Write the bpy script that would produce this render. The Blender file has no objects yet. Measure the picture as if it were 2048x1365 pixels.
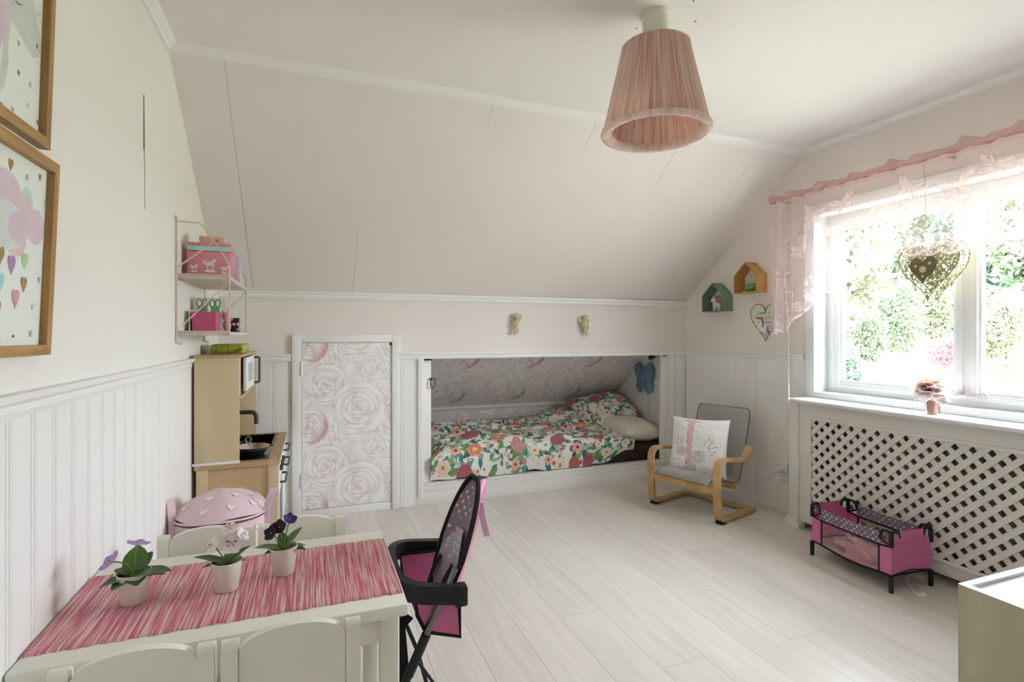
import bpy, bmesh, math, random
import numpy as np
from mathutils import Matrix, Vector

random.seed(7)
RNG = np.random.default_rng(7)
scene = bpy.context.scene
COL = scene.collection

# ------------------------------------------------------------ camera, sky, sun, exposure
CAM_F, CAM_CX, CAM_CY, CAM_H = 1061.0, 1024.0, 670.0, 1.2
YAW = math.atan(402 / 1061)
_s, _c = math.sin(YAW), math.cos(YAW)
cam_data = bpy.data.cameras.new('camera')
cam = bpy.data.objects.new('camera', cam_data)
COL.objects.link(cam)
cam.location = (0, 0, CAM_H)
cam.rotation_euler = (math.pi / 2, 0, -YAW)
cam_data.sensor_width = 36.0
cam_data.lens = CAM_F / 2048 * 36.0
cam_data.shift_y = -(682.5 - CAM_CY) / 2048
cam_data.clip_start = 0.02
scene.camera = cam

world = bpy.data.worlds.new('sky')
scene.world = world
world.use_nodes = True
wn = world.node_tree.nodes
wn['Background'].inputs['Color'].default_value = (0.81, 0.905, 1.0, 1)
wn['Background'].inputs['Strength'].default_value = 10.0

sun_data = bpy.data.lights.new('sun', 'SUN')
sun = bpy.data.objects.new('sun', sun_data)
COL.objects.link(sun)
sun_data.energy = 6.0
sun_data.color = (1.0, 0.94, 0.84)
sun_data.angle = 0.02
sun.rotation_euler = Vector((0.55, 0.35, -0.8)).to_track_quat('-Z', 'Y').to_euler()

scene.view_settings.view_transform = 'Standard'
scene.view_settings.look = 'None'
scene.view_settings.gamma = 1.0
scene.view_settings.use_curve_mapping = False
scene.view_settings.exposure = 1.68
scene.cycles.max_bounces = 8
scene.cycles.diffuse_bounces = 7
scene.cycles.transparent_max_bounces = 14
scene.cycles.sample_clamp_indirect = 6.0

# daylight portal filling the window opening (guides sky sampling, gives no light itself)
portal_data = bpy.data.lights.new('window_portal', 'AREA')
portal_data.shape = 'RECTANGLE'
portal_data.size = 1.6
portal_data.size_y = 1.2
portal_data.cycles.is_portal = True
portal = bpy.data.objects.new('window_portal', portal_data)
COL.objects.link(portal)
portal.location = (3.19, 1.69, 1.4)
portal.rotation_euler = (math.radians(90), 0, math.radians(90))

# ------------------------------------------------------------ pixel -> place helpers
def ray(x, y):
    u = (x - CAM_CX) / CAM_F; v = (CAM_CY - y) / CAM_F
    return (_s + _c * u, _c - _s * u, v)
def onX(x, y, X):
    r = ray(x, y); t = X / r[0]; return Vector((X, t * r[1], CAM_H + t * r[2]))
def onY(x, y, Y):
    r = ray(x, y); t = Y / r[1]; return Vector((t * r[0], Y, CAM_H + t * r[2]))
def onZ(x, y, Z=0.0):
    r = ray(x, y); t = (Z - CAM_H) / r[2]; return Vector((t * r[0], t * r[1], Z))

# ------------------------------------------------------------ materials
MATS = {}
def _new(name):
    m = bpy.data.materials.new(name); m.use_nodes = True
    nt = m.node_tree
    return m, nt, nt.nodes['Principled BSDF']
def setp(b, **k):
    for a, v in k.items():
        b.inputs[a].default_value = v
def c4(c): return (c[0], c[1], c[2], 1.0)
def hexc(h):
    h = h.lstrip('#'); o = []
    for i in (0, 2, 4):
        v = int(h[i:i+2], 16) / 255
        o.append(v / 12.92 if v <= 0.04045 else ((v + 0.055) / 1.055) ** 2.4)
    return tuple(o)
def plain(name, col, rough=0.6, metal=0.0, spec=0.4, var=0.04, vscale=6.0, bump=0.0, bscale=200.0, alpha=1.0, sheen=0.0, trans=0.0):
    """a procedural material: base colour with slight noise variation and optional fine bump"""
    if name in MATS: return MATS[name]
    m, nt, b = _new(name); N, L = nt.nodes, nt.links
    setp(b, Roughness=rough, Metallic=metal)
    b.inputs['Specular IOR Level'].default_value = spec
    tc = N.new('ShaderNodeTexCoord')
    nz = N.new('ShaderNodeTexNoise'); nz.inputs['Scale'].default_value = vscale; nz.inputs['Detail'].default_value = 3
    L.new(tc.outputs['Object'], nz.inputs['Vector'])
    mp = N.new('ShaderNodeMapRange')
    mp.inputs['To Min'].default_value = 1 - var; mp.inputs['To Max'].default_value = 1 + var
    L.new(nz.outputs['Fac'], mp.inputs['Value'])
    hs = N.new('ShaderNodeHueSaturation'); hs.inputs['Color'].default_value = c4(col)
    L.new(mp.outputs['Result'], hs.inputs['Value'])
    L.new(hs.outputs['Color'], b.inputs['Base Color'])
    if bump:
        n2 = N.new('ShaderNodeTexNoise'); n2.inputs['Scale'].default_value = bscale; n2.inputs['Detail'].default_value = 2
        L.new(tc.outputs['Object'], n2.inputs['Vector'])
        bp = N.new('ShaderNodeBump'); bp.inputs['Strength'].default_value = bump; bp.inputs['Distance'].default_value = 0.002
        L.new(n2.outputs['Fac'], bp.inputs['Height']); L.new(bp.outputs['Normal'], b.inputs['Normal'])
    if alpha < 1: b.inputs['Alpha'].default_value = alpha
    if sheen: b.inputs['Sheen Weight'].default_value = sheen
    if trans: b.inputs['Transmission Weight'].default_value = trans
    MATS[name] = m
    return m
def wood(name, c1, c2, rough=0.5, scale=(3, 40, 40), rnd=0.0, bump=0.05, contrast=(0.35, 0.7)):
    """stretched-noise wood grain, long axis = smallest scale; rnd adds per-object tone variation"""
    if name in MATS: return MATS[name]
    m, nt, b = _new(name); N, L = nt.nodes, nt.links
    setp(b, Roughness=rough); b.inputs['Specular IOR Level'].default_value = 0.35
    tc = N.new('ShaderNodeTexCoord'); mp = N.new('ShaderNodeMapping'); mp.inputs['Scale'].default_value = scale
    oi = N.new('ShaderNodeObjectInfo')
    L.new(tc.outputs['Object'], mp.inputs['Vector'])
    add = N.new('ShaderNodeVectorMath'); add.operation = 'ADD'
    mul = N.new('ShaderNodeMath'); mul.operation = 'MULTIPLY'; mul.inputs[1].default_value = 37.0
    L.new(oi.outputs['Random'], mul.inputs[0])
    L.new(mp.outputs['Vector'], add.inputs[0]); L.new(mul.outputs[0], add.inputs[1])
    nz = N.new('ShaderNodeTexNoise'); nz.inputs['Scale'].default_value = 1.0; nz.inputs['Detail'].default_value = 5; nz.inputs['Distortion'].default_value = 0.6
    L.new(add.outputs[0], nz.inputs['Vector'])
    cr = N.new('ShaderNodeValToRGB'); cr.color_ramp.elements[0].color = c4(c1); cr.color_ramp.elements[1].color = c4(c2)
    cr.color_ramp.elements[0].position = contrast[0]; cr.color_ramp.elements[1].position = contrast[1]
    L.new(nz.outputs['Fac'], cr.inputs['Fac'])
    hs = N.new('ShaderNodeHueSaturation')
    r2 = N.new('ShaderNodeMapRange'); r2.inputs['To Min'].default_value = 1 - rnd; r2.inputs['To Max'].default_value = 1 + rnd
    L.new(oi.outputs['Random'], r2.inputs['Value']); L.new(r2.outputs['Result'], hs.inputs['Value'])
    L.new(cr.outputs['Color'], hs.inputs['Color']); L.new(hs.outputs['Color'], b.inputs['Base Color'])
    bp = N.new('ShaderNodeBump'); bp.inputs['Strength'].default_value = bump; bp.inputs['Distance'].default_value = 0.001
    L.new(nz.outputs['Fac'], bp.inputs['Height']); L.new(bp.outputs['Normal'], b.inputs['Normal'])
    MATS[name] = m
    return m
def printed(name, rough=0.7, attr='print', bump=0.0, bscale=600, alpha_attr=None, sheen=0.0):
    """flat print computed procedurally per point and carried as a colour attribute"""
    if name in MATS: return MATS[name]
    m, nt, b = _new(name); N, L = nt.nodes, nt.links
    setp(b, Roughness=rough); b.inputs['Specular IOR Level'].default_value = 0.25
    at = N.new('ShaderNodeAttribute'); at.attribute_name = attr
    L.new(at.outputs['Color'], b.inputs['Base Color'])
    if sheen: b.inputs['Sheen Weight'].default_value = sheen
    if bump:
        tc = N.new('ShaderNodeTexCoord'); n2 = N.new('ShaderNodeTexNoise'); n2.inputs['Scale'].default_value = bscale
        L.new(tc.outputs['Object'], n2.inputs['Vector'])
        bp = N.new('ShaderNodeBump'); bp.inputs['Strength'].default_value = bump; bp.inputs['Distance'].default_value = 0.001
        L.new(n2.outputs['Fac'], bp.inputs['Height']); L.new(bp.outputs['Normal'], b.inputs['Normal'])
    MATS[name] = m
    return m
def thin_glass(name, tint=(1, 1, 1), refl=0.06):
    """thin pane: straight-through transmission with a weak surface reflection"""
    if name in MATS: return MATS[name]
    m = bpy.data.materials.new(name); m.use_nodes = True
    nt = m.node_tree; N, L = nt.nodes, nt.links; N.clear()
    o = N.new('ShaderNodeOutputMaterial'); t = N.new('ShaderNodeBsdfTransparent'); g = N.new('ShaderNodeBsdfGlossy')
    t.inputs['Color'].default_value = c4(tint); g.inputs['Roughness'].default_value = 0.02
    fr = N.new('ShaderNodeLayerWeight'); fr.inputs['Blend'].default_value = 0.25
    mu = N.new('ShaderNodeMath'); mu.operation = 'MULTIPLY_ADD'; mu.inputs[1].default_value = 0.5; mu.inputs[2].default_value = refl
    L.new(fr.outputs['Fresnel'], mu.inputs[0])
    mx = N.new('ShaderNodeMixShader'); L.new(mu.outputs[0], mx.inputs['Fac'])
    L.new(t.outputs[0], mx.inputs[1]); L.new(g.outputs[0], mx.inputs[2]); L.new(mx.outputs[0], o.inputs['Surface'])
    MATS[name] = m
    return m
def sheer(name, col, alpha=0.4, attr=None, transl=0.5):
    """thin cloth you can see through: transparent mixed with diffuse/translucent; alpha may come from a weave attribute"""
    if name in MATS: return MATS[name]
    m = bpy.data.materials.new(name); m.use_nodes = True
    nt = m.node_tree; N, L = nt.nodes, nt.links; N.clear()
    o = N.new('ShaderNodeOutputMaterial'); t = N.new('ShaderNodeBsdfTransparent')
    d = N.new('ShaderNodeBsdfDiffuse'); tr = N.new('ShaderNodeBsdfTranslucent')
    d.inputs['Color'].default_value = c4(col); tr.inputs['Color'].default_value = c4(col)
    m1 = N.new('ShaderNodeMixShader'); m1.inputs['Fac'].default_value = transl
    L.new(d.outputs[0], m1.inputs[1]); L.new(tr.outputs[0], m1.inputs[2])
    m2 = N.new('ShaderNodeMixShader'); m2.inputs['Fac'].default_value = alpha
    if attr:
        at = N.new('ShaderNodeAttribute'); at.attribute_name = attr; L.new(at.outputs['Fac'], m2.inputs['Fac'])
    L.new(t.outputs[0], m2.inputs[1]); L.new(m1.outputs[0], m2.inputs[2]); L.new(m2.outputs[0], o.inputs['Surface'])
    MATS[name] = m
    return m

# ------------------------------------------------------------ mesh building
class MB:
    """collects shapes; build() links them as one mesh object"""
    def __init__(self): self.v = []; self.f = []
    def add(self, vs, fs, M=None):
        o = len(self.v)
        if M is not None: vs = [M @ Vector(p) for p in vs]
        self.v += [tuple(p) for p in vs]; self.f += [tuple(i + o for i in f) for f in fs]
        return self
    def box(self, a, b, M=None, bev=0.0):
        x0, y0, z0 = (min(a[i], b[i]) for i in range(3)); x1, y1, z1 = (max(a[i], b[i]) for i in range(3))
        if bev <= 0:
            vs = [(x0,y0,z0),(x1,y0,z0),(x1,y1,z0),(x0,y1,z0),(x0,y0,z1),(x1,y0,z1),(x1,y1,z1),(x0,y1,z1)]
            fs = [(0,3,2,1),(4,5,6,7),(0,1,5,4),(1,2,6,5),(2,3,7,6),(3,0,4,7)]
            return self.add(vs, fs, M)
        bm = bmesh.new(); bmesh.ops.create_cube(bm, size=1)
        for v in bm.verts:
            v.co = Vector(((x0+x1)/2 + v.co.x*(x1-x0), (y0+y1)/2 + v.co.y*(y1-y0), (z0+z1)/2 + v.co.z*(z1-z0)))
        bev = min(bev, 0.45*min(x1-x0, y1-y0, z1-z0))
        bmesh.ops.bevel(bm, geom=bm.edges[:], offset=bev, segments=2, profile=0.5, affect='EDGES')
        return self.bm(bm, M)
    def bm(self, bm, M=None):
        bm.verts.index_update()
        vs = [v.co.copy() for v in bm.verts]; fs = [[v.index for v in f.verts] for f in bm.faces]
        bm.free(); return self.add(vs, fs, M)
    def prism(self, poly, t0, t1, axes='xz', M=None):
        """2D polygon extruded along the third axis from t0 to t1"""
        n = len(poly)
        def mk(p, t):
            d = dict(zip(axes, p)); k = [a for a in 'xyz' if a not in axes][0]; d[k] = t
            return (d['x'], d['y'], d['z'])
        vs = [mk(p, t0) for p in poly] + [mk(p, t1) for p in poly]
        fs = [tuple(range(n - 1, -1, -1)), tuple(range(n, 2 * n))]
        fs += [(i, (i + 1) % n, n + (i + 1) % n, n + i) for i in range(n)]
        return self.add(vs, fs, M)
    def tube(self, pts, r, n=8, closed=False, M=None, flat=None):
        """tube along pts; r number or list; flat=(w,t,upvector) gives a rectangular strip instead"""
        P = [Vector(p) for p in pts]; m = len(P)
        rs = r if isinstance(r, (list, tuple)) else [r] * m
        T = []
        for i in range(m):
            a = P[(i - 1) % m] if closed or i else P[0]; b = P[(i + 1) % m] if closed or i < m - 1 else P[-1]
            T.append((b - a).normalized())
        ref = Vector(flat[2]) if flat else (Vector((0, 0, 1)) if abs(T[0].z) < 0.9 else Vector((1, 0, 0)))
        U = (ref - T[0] * ref.dot(T[0])).normalized()
        vs = []; fs = []
        for i in range(m):
            if flat: U = Vector(flat[2])
            U = (U - T[i] * U.dot(T[i])).normalized(); W = T[i].cross(U)
            if flat:
                w, t = flat[0] / 2, flat[1] / 2
                ring = [P[i] + U*w + W*t, P[i] + U*w - W*t, P[i] - U*w - W*t, P[i] - U*w + W*t]
            else:
                ring = [P[i] + (U * math.cos(2*math.pi*k/n) + W * math.sin(2*math.pi*k/n)) * rs[i] for k in range(n)]
            vs += ring
        k = 4 if flat else n
        for i in range(m if closed else m - 1):
            j = (i + 1) % m
            for q in range(k):
                fs.append((i*k + q, i*k + (q+1) % k, j*k + (q+1) % k, j*k + q))
        if not closed:
            fs.append(tuple(range(k - 1, -1, -1))); fs.append(tuple((m-1)*k + q for q in range(k)))
        return self.add(vs, fs, M)
    def lathe(self, prof, n=24, M=None, cap=True, rip=None):
        vs = []; fs = []
        for (r, z) in prof:
            for k in range(n):
                a = 2*math.pi*k/n; rr = r if rip is None else r + rip(a, r, z)
                vs.append((rr*math.cos(a), rr*math.sin(a), z))
        for i in range(len(prof) - 1):
            for k in range(n):
                fs.append((i*n+k, i*n+(k+1) % n, (i+1)*n+(k+1) % n, (i+1)*n+k))
        if cap:
            fs.append(tuple(range(n - 1, -1, -1))); fs.append(tuple((len(prof)-1)*n + k for k in range(n)))
        return self.add(vs, fs, M)
    def ball(self, c, r, seg=12, M=None):
        r = (r, r, r) if not isinstance(r, (tuple, list)) else r
        bm = bmesh.new(); bmesh.ops.create_uvsphere(bm, u_segments=seg, v_segments=max(6, seg*2//3), radius=1)
        for v in bm.verts: v.co = Vector((c[0]+v.co.x*r[0], c[1]+v.co.y*r[1], c[2]+v.co.z*r[2]))
        return self.bm(bm, M)
    def grid(self, fn, nu, nv):
        o = len(self.v)
        for j in range(nv + 1):
            for i in range(nu + 1): self.v.append(tuple(fn(i/nu, j/nv)))
        for j in range(nv):
            for i in range(nu):
                a = o + j*(nu+1) + i; self.f.append((a, a+1, a+nu+2, a+nu+1))
        return self
    def build(self, name, mat, parent=None, smooth=False, world=True, angle=40):
        me = bpy.data.meshes.new(name); me.from_pydata(self.v, [], self.f); me.validate()
        return link(name, me, mat, parent, smooth, world, angle)
def link(name, me, mat, parent=None, smooth=False, world=True, angle=40):
    if mat is not None: me.materials.append(mat)
    if smooth:
        me.polygons.foreach_set('use_smooth', [True]*len(me.polygons))
        if angle: me.set_sharp_from_angle(angle=math.radians(angle))
    o = bpy.data.objects.new(name, me); COL.objects.link(o)
    if parent is not None: attach(o, parent, world)
    return o
WM = {}
def attach(o, parent, world=True):
    o.parent = parent
    if world: o.matrix_parent_inverse = WM.get(parent.name, Matrix.Identity(4)).inverted()
def box(name, a, b, mat, parent=None, bev=0.0, world=True):
    return MB().box(a, b, bev=bev).build(name, mat, parent, smooth=bev > 0, world=world, angle=50)
def npgrid(name, P, cols, mat, parent=None, smooth=True, attrs=None, world=True, flip=False):
    """P: (nv,nu,3) array of points, cols: (nv,nu,3) colours or None"""
    nv, nu = P.shape[:2]
    idx = np.arange(nv*nu).reshape(nv, nu)
    q = np.stack([idx[:-1,:-1], idx[:-1,1:], idx[1:,1:], idx[1:,:-1]], -1).reshape(-1, 4)
    if flip: q = q[:, ::-1]
    me = bpy.data.meshes.new(name)
    me.vertices.add(nv*nu); me.vertices.foreach_set('co', P.reshape(-1).astype(np.float32))
    me.loops.add(q.size); me.loops.foreach_set('vertex_index', q.reshape(-1).astype(np.int32))
    me.polygons.add(len(q)); me.polygons.foreach_set('loop_start', np.arange(0, q.size, 4).astype(np.int32))
    me.update(calc_edges=True)
    if cols is not None:
        a = me.attributes.new('print', 'FLOAT_COLOR', 'POINT')
        a.data.foreach_set('color', np.concatenate([cols.reshape(-1, 3), np.ones((nv*nu, 1))], 1).reshape(-1).astype(np.float32))
    for k, val in (attrs or {}).items():
        a = me.attributes.new(k, 'FLOAT', 'POINT'); a.data.foreach_set('value', val.reshape(-1).astype(np.float32))
    return link(name, me, mat, parent, smooth, world, None)
def tag(o, label, cat, group=None):
    o['label'] = label; o['category'] = cat
    if group: o['group'] = group
    return o
def struct(o): o['kind'] = 'structure'; return o
def thing(name, label, cat, loc=(0, 0, 0), rotz=0.0, group=None):
    o = bpy.data.objects.new(name, None); COL.objects.link(o)
    o.empty_display_size = 0.05
    o.location = loc; o.rotation_euler = (0, 0, rotz)
    WM[o.name] = Matrix.Translation(loc) @ Matrix.Rotation(rotz, 4, 'Z')
    return tag(o, label, cat, group)
def copy_tree(o, parent=None):
    c = o.copy(); COL.objects.link(c)
    if parent is not None: c.parent = parent
    for ch in [q for q in bpy.data.objects if q.parent == o]: copy_tree(ch, c)
    return c
def frame(loc, rz=0.0): return Matrix.Translation(loc) @ Matrix.Rotation(rz, 4, 'Z')
def bez(pts, n=8):
    """smooth a polyline (Catmull-Rom)"""
    P = [Vector(p) for p in pts]; out = []
    for i in range(len(P) - 1):
        p0 = P[max(i-1, 0)]; p1 = P[i]; p2 = P[i+1]; p3 = P[min(i+2, len(P)-1)]
        for k in range(n):
            t = k / n
            out.append(0.5*((2*p1) + (p2-p0)*t + (2*p0-5*p1+4*p2-p3)*t*t + (3*p1-p0-3*p2+p3)*t**3))
    out.append(P[-1]); return out
def arc_fillet(pts, r=0.05, n=6):
    """polyline with rounded corners"""
    P = [Vector(p) for p in pts]; out = [P[0]]
    for i in range(1, len(P)-1):
        a = (P[i-1]-P[i]); b = (P[i+1]-P[i]); d = min(r, a.length*0.49, b.length*0.49)
        A = P[i]+a.normalized()*d; B = P[i]+b.normalized()*d
        for k in range(n+1):
            t = k/n; out.append(A*(1-t)**2 + P[i]*2*t*(1-t) + B*t*t)
    out.append(P[-1]); return out
def heart2d(n=28, w=1.0, h=1.0):
    """heart outline centred near 0; point down; width w, height h"""
    o = []
    for k in range(n):
        t = 2*math.pi*k/n
        x = 16*math.sin(t)**3; y = 13*math.cos(t)-5*math.cos(2*t)-2*math.cos(3*t)-math.cos(4*t)
        o.append((x/32*w, (y+2.5)/29*h))
    return o
def star2d(r=1.0, n=5, inner=0.45):
    return [((r if k % 2 == 0 else r*inner)*math.sin(math.pi*k/n), (r if k % 2 == 0 else r*inner)*math.cos(math.pi*k/n)) for k in range(2*n)]

# ---- shared materials
L_, R_, B_ = -0.538, 3.0, 3.716
M_wall = plain('wall_paint', hexc('ebe7df'), 0.85, bump=0.12, bscale=350, var=0.012)
M_slope = plain('slope_paint', hexc('e9e1dc'), 0.85, bump=0.1, bscale=350, var=0.012)
M_rwall = plain('window_wall_paint', hexc('eae2dc'), 0.85, bump=0.1, bscale=350, var=0.012)
M_ceil = plain('ceiling_paint', hexc('ece7e3'), 0.9, bump=0.08, bscale=250, var=0.01)
M_white = plain('white_gloss_paint', hexc('eeece9'), 0.4, var=0.015)
M_bead = plain('white_beadboard_paint', hexc('eeece8'), 0.45, var=0.015)
M_black = plain('black_plastic', (0.012, 0.012, 0.014), 0.45)
M_dark = plain('dark_gap', (0.02, 0.018, 0.016), 0.8)
M_steel = plain('brushed_steel', (0.62, 0.62, 0.6), 0.28, metal=1.0)
M_brass = plain('hinge_metal', (0.7, 0.7, 0.66), 0.4, metal=0.6)
# ============================================================ THE ROOM SHELL
# floor: laminate planks running towards the bed wall
M_floor = wood('pale_oak_laminate', hexc('d3cbc2'), hexc('e2dbd3'), rough=0.28, scale=(30, 2.2, 30), rnd=0.035, bump=0.04, contrast=(0.3, 0.75))
floor = struct(box('floor', (L_-0.1, -0.95, -0.06), (3.1, 3.76, -0.0125), M_dark))
PW, PL = 0.193, 1.285
row = 0; x = L_ - 0.02
plank_meshes = {}
while x < 3.02:
    y = -0.9 - (row * 0.437) % PL
    while y < 3.74:
        y0, y1 = max(y, -0.9), min(y + PL, 3.745)
        if y1 - y0 > 0.05:
            ln = round(y1 - y0, 3)
            if ln not in plank_meshes:
                mb = MB().box((0.0004, 0.0004, -0.012), (PW - 0.0004, ln - 0.0004, 0.0), bev=0.0006)
                me = bpy.data.meshes.new('plank'); me.from_pydata(mb.v, [], mb.f); me.materials.append(M_floor); plank_meshes[ln] = me
            o = bpy.data.objects.new('plank', plank_meshes[ln]); COL.objects.link(o)
            o.location = (x, y0, 0); o.parent = floor
        y += PL
    x += PW; row += 1

# ceiling (it sags a little towards the picture wall)
def zc(x): return 2.375 + (x - L_) / (R_ - L_) * 0.03
def ys(x): return 2.47 + (x - L_) / (R_ - L_) * 0.09
mb = MB()
xa, xb = L_ - 0.1, R_ + 0.1
def slab(q, d, mb):
    """quad q thickened along d"""
    q = [Vector(p) for p in q]; d = Vector(d)
    vs = q + [p + d for p in q]
    mb.add(vs, [(0,1,2,3),(7,6,5,4),(0,4,5,1),(1,5,6,2),(2,6,7,3),(3,7,4,0)])
slab([(xa,-0.95,zc(xa)),(xa,ys(xa)+0.06,zc(xa)),(xb,ys(xb)+0.06,zc(xb)),(xb,-0.95,zc(xb))], (0,0,0.15), mb)
ceiling = struct(mb.build('ceiling', M_ceil))
# small empty screw holes left around the lamp fitting
for (px, py) in ((1300,24),(1387,2),(1391,43),(1273,57)):
    p = onZ(px, py, zc(1.2) - 0.0004)
    MB().lathe([(0.0035,0),(0.0035,0.0003)], 8, Matrix.Translation(p)).build('screw_hole', M_dark, ceiling)

# sloped wall under the roof: boards 0.6 m wide
ztL, ztR, zbL, zbR = 2.345, 2.372, 1.455, 1.478
def slope_pt(x, t, off=0.0):
    """t=0 top edge, t=1 knee wall; off = distance behind the surface"""
    f = (x - L_)/(R_ - L_)
    y0 = ys(x); z0 = ztL + f*(ztR-ztL) + 0.03; y1 = B_ + 0.02; z1 = zbL + f*(zbR-zbL) - 0.01
    n = Vector((0, (z0-z1), (y1-y0))).normalized()
    return Vector((x, y0 + (y1-y0)*t, z0 + (z1-z0)*t)) + n*off
mb = MB()
slab([slope_pt(xa,-0.06,0.008), slope_pt(xa,1.12,0.008), slope_pt(xb,1.12,0.008), slope_pt(xb,-0.06,0.008)], (0,0.09,0.11), mb)
wall_slope = struct(mb.build('wall_slope', M_slope))
edges = [L_-0.02, -0.34, 0.26, 0.86, 1.46, 2.06, 2.66, R_+0.02]
for a, b in zip(edges[:-1], edges[1:]):
    mb = MB(); g = 0.0009
    n = (slope_pt(0, 0, 0.01) - slope_pt(0, 0, 0))
    slab([slope_pt(a+g,0), slope_pt(a+g,1), slope_pt(b-g,1), slope_pt(b-g,0)], n*0.8, mb)
    mb.build('wall_panel', M_slope, wall_slope)

# picture wall (left)
wall_left = struct(box('wall_left', (L_-0.12, -0.95, 0.0), (L_, 3.75, 2.5), M_wall))
mb = MB(); mb.add([onX(287,190,L_+0.0006), onX(288.4,190,L_+0.0006), onX(290.5,420,L_+0.0006), onX(290,420,L_+0.0006), onX(288.8,300,L_+0.0006), onX(287.3,300,L_+0.0006)], [(0,1,2,3,4,5)])
mb.build('crack', M_dark, wall_left)
mb = MB(); mb.prism([(L_,1.04),(L_+0.010,1.04),(L_+0.014,1.052),(L_+0.014,1.066),(L_+0.024,1.074),(L_+0.026,1.088),(L_,1.088)], -0.86, 2.90, 'xz')
struct(mb.build('trim_1', M_white))

# bead boards: a flat board with a rounded bead on one edge, shared mesh per height
BW = 0.0955
bead_cache = {}
def bead_mesh(h, w=BW):
    k = (round(h, 3), round(w, 3))
    if k in bead_cache: return bead_cache[k]
    pr = [(0,0.010),(0,0.0022),(0.0015,0.0),(0.0085,0.0),(0.0105,0.0024),(0.0125,0.0024),(0.0145,-0.0005),(0.0195,-0.0005),(0.0215,0.0022),(0.0235,0.0),(w-0.004,0.0),(w-0.0008,0.0022),(w-0.0008,0.010)]
    mb = MB(); mb.prism(pr, 0, h, 'xy')
    me = bpy.data.meshes.new('bead_board'); me.from_pydata(mb.v, [], mb.f); me.materials.append(M_bead)
    bead_cache[k] = me
    return me
def bead_run(parent, start, direction, length, z0, z1, rz):
    d = Vector(direction); s = 0.0
    while s < length - 0.004:
        w = min(BW, length - s)
        o = bpy.data.objects.new('bead_board', bead_mesh(z1 - z0, w if w > 0.03 else 0.03)); COL.objects.link(o)
        p = Vector(start) + d*s; o.location = (p.x, p.y, z0); o.rotation_euler = (0, 0, rz); o.parent = parent
        s += BW
# local board faces -y, width along +x
bead_run(wall_left, (L_+0.0095, -0.85, 0), (0, 1, 0), 4.555, 0.0, 1.045, math.pi/2)

# knee wall at the back, with the bed opening cut out
OX0, OX1, OZ0, OZ1 = 0.745, 2.824, 0.14, 1.035
mb = MB()
mb.box((L_-0.1, B_+0.01, 0.0), (OX0, B_+0.045, 1.56)); mb.box((OX1, B_+0.01, 0.0), (R_+0.1, B_+0.10, 1.56))
mb.box((OX0, B_+0.01, OZ1), (OX1, B_+0.045, 1.56)); mb.box((OX0, B_+0.01, 0.0), (OX1, B_+0.045, OZ0-0.06))
wall_back = struct(mb.build('wall_back', M_slope))
MB().prism([(B_+0.012,1.438),(B_-0.010,1.438),(B_-0.014,1.450),(B_-0.014,1.462),(B_-0.022,1.468),(B_-0.024,1.484),(B_+0.012,1.484)], L_, R_, 'yz').build('knee_wall_moulding', M_white, wall_back)
RP = [(B_+0.012,1.030),(B_-0.012,1.030),(B_-0.015,1.042),(B_-0.015,1.056),(B_-0.023,1.062),(B_-0.025,1.074),(B_+0.012,1.074)]
mb = MB(); mb.prism(RP, L_, -0.118, 'yz'); struct(mb.build('trim_2', M_white))
mb = MB(); mb.prism(RP, 0.572, R_, 'yz'); struct(mb.build('trim_3', M_white))
bead_run(wall_back, (L_+0.02, B_, 0), (1, 0, 0), -0.115-(L_+0.02), 0.0, 1.035, 0)
bead_run(wall_back, (0.582, B_, 0), (1, 0, 0), 0.70-0.582, 0.0, 1.035, 0)
bead_run(wall_back, (2.865, B_, 0), (1, 0, 0), 0.13, 0.0, 1.035, 0)
# battens framing the bed opening
box('batten', (0.700, B_-0.012, 0.055), (0.742, B_+0.012, 1.035), M_white, wall_back, 0.003)
box('batten', (2.826, B_-0.010, 0.0), (2.868, B_+0.012, 1.035), M_white, wall_back, 0.003)
box('jamb', (2.766, B_+0.032, 0.143), (2.826, B_+0.06, 1.035), M_white, wall_back, 0.002)
box('jamb', (2.8235, B_+0.0, 0.143), (2.8265, B_+0.05, 1.035), M_white, wall_back)
box('catch_plate', (0.750, B_+0.005, 1.018), (0.80, B_+0.03, 1.034), M_dark, wall_back)
box('catch_plate', (2.785, B_+0.012, 1.022), (2.808, B_+0.031, 1.034), M_dark, wall_back)

# bed alcove behind the knee wall
AX0, AX1, AYB = 0.30, 2.862, 4.70
def az(y): return 0.996 - 0.775*(y - 4.11)
mb = MB()
mb.box((AX0-0.08, B_+0.02, 0.0), (AX1+0.08, AYB+0.08, 0.125))          # platform
wall_al = struct(mb.build('alcove_platform', M_white))
mb = MB(); mb.prism([(B_+0.04,-0.0),(AYB+0.1,0.0),(AYB+0.1,0.50),(B_+0.04,1.40)], AX0-0.08, AX0, 'yz'); struct(mb.build('alcove_wall_left', M_white))
wall_ar = struct(MB().prism([(B_+0.04,0.0),(AYB+0.1,0.0),(AYB+0.1,0.50),(B_+0.04,1.40)], AX1+0.008, AX1+0.09, 'yz').build('alcove_wall_right', M_white))
MB().prism([(B_+0.02,0.12),(4.068,0.12),(4.068,1.03),(4.06,1.045),(B_+0.02,1.20)], AX1, AX1+0.008, 'yz').build('wall_panel', M_white, wall_ar)
MB().prism([(4.072,0.12),(AYB+0.02,0.12),(AYB+0.02,0.55),(4.072,1.045)], AX1, AX1+0.008, 'yz').build('wall_panel', M_white, wall_ar)
mb = MB(); slab([(AX0-0.08,B_+0.03,az(B_+0.03)+0.012),(AX0-0.08,AYB+0.1,az(AYB+0.1)+0.012),(AX1+0.09,AYB+0.1,az(AYB+0.1)+0.012),(AX1+0.09,B_+0.03,az(B_+0.03)+0.012)], (0,0.05,0.1), mb)
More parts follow.
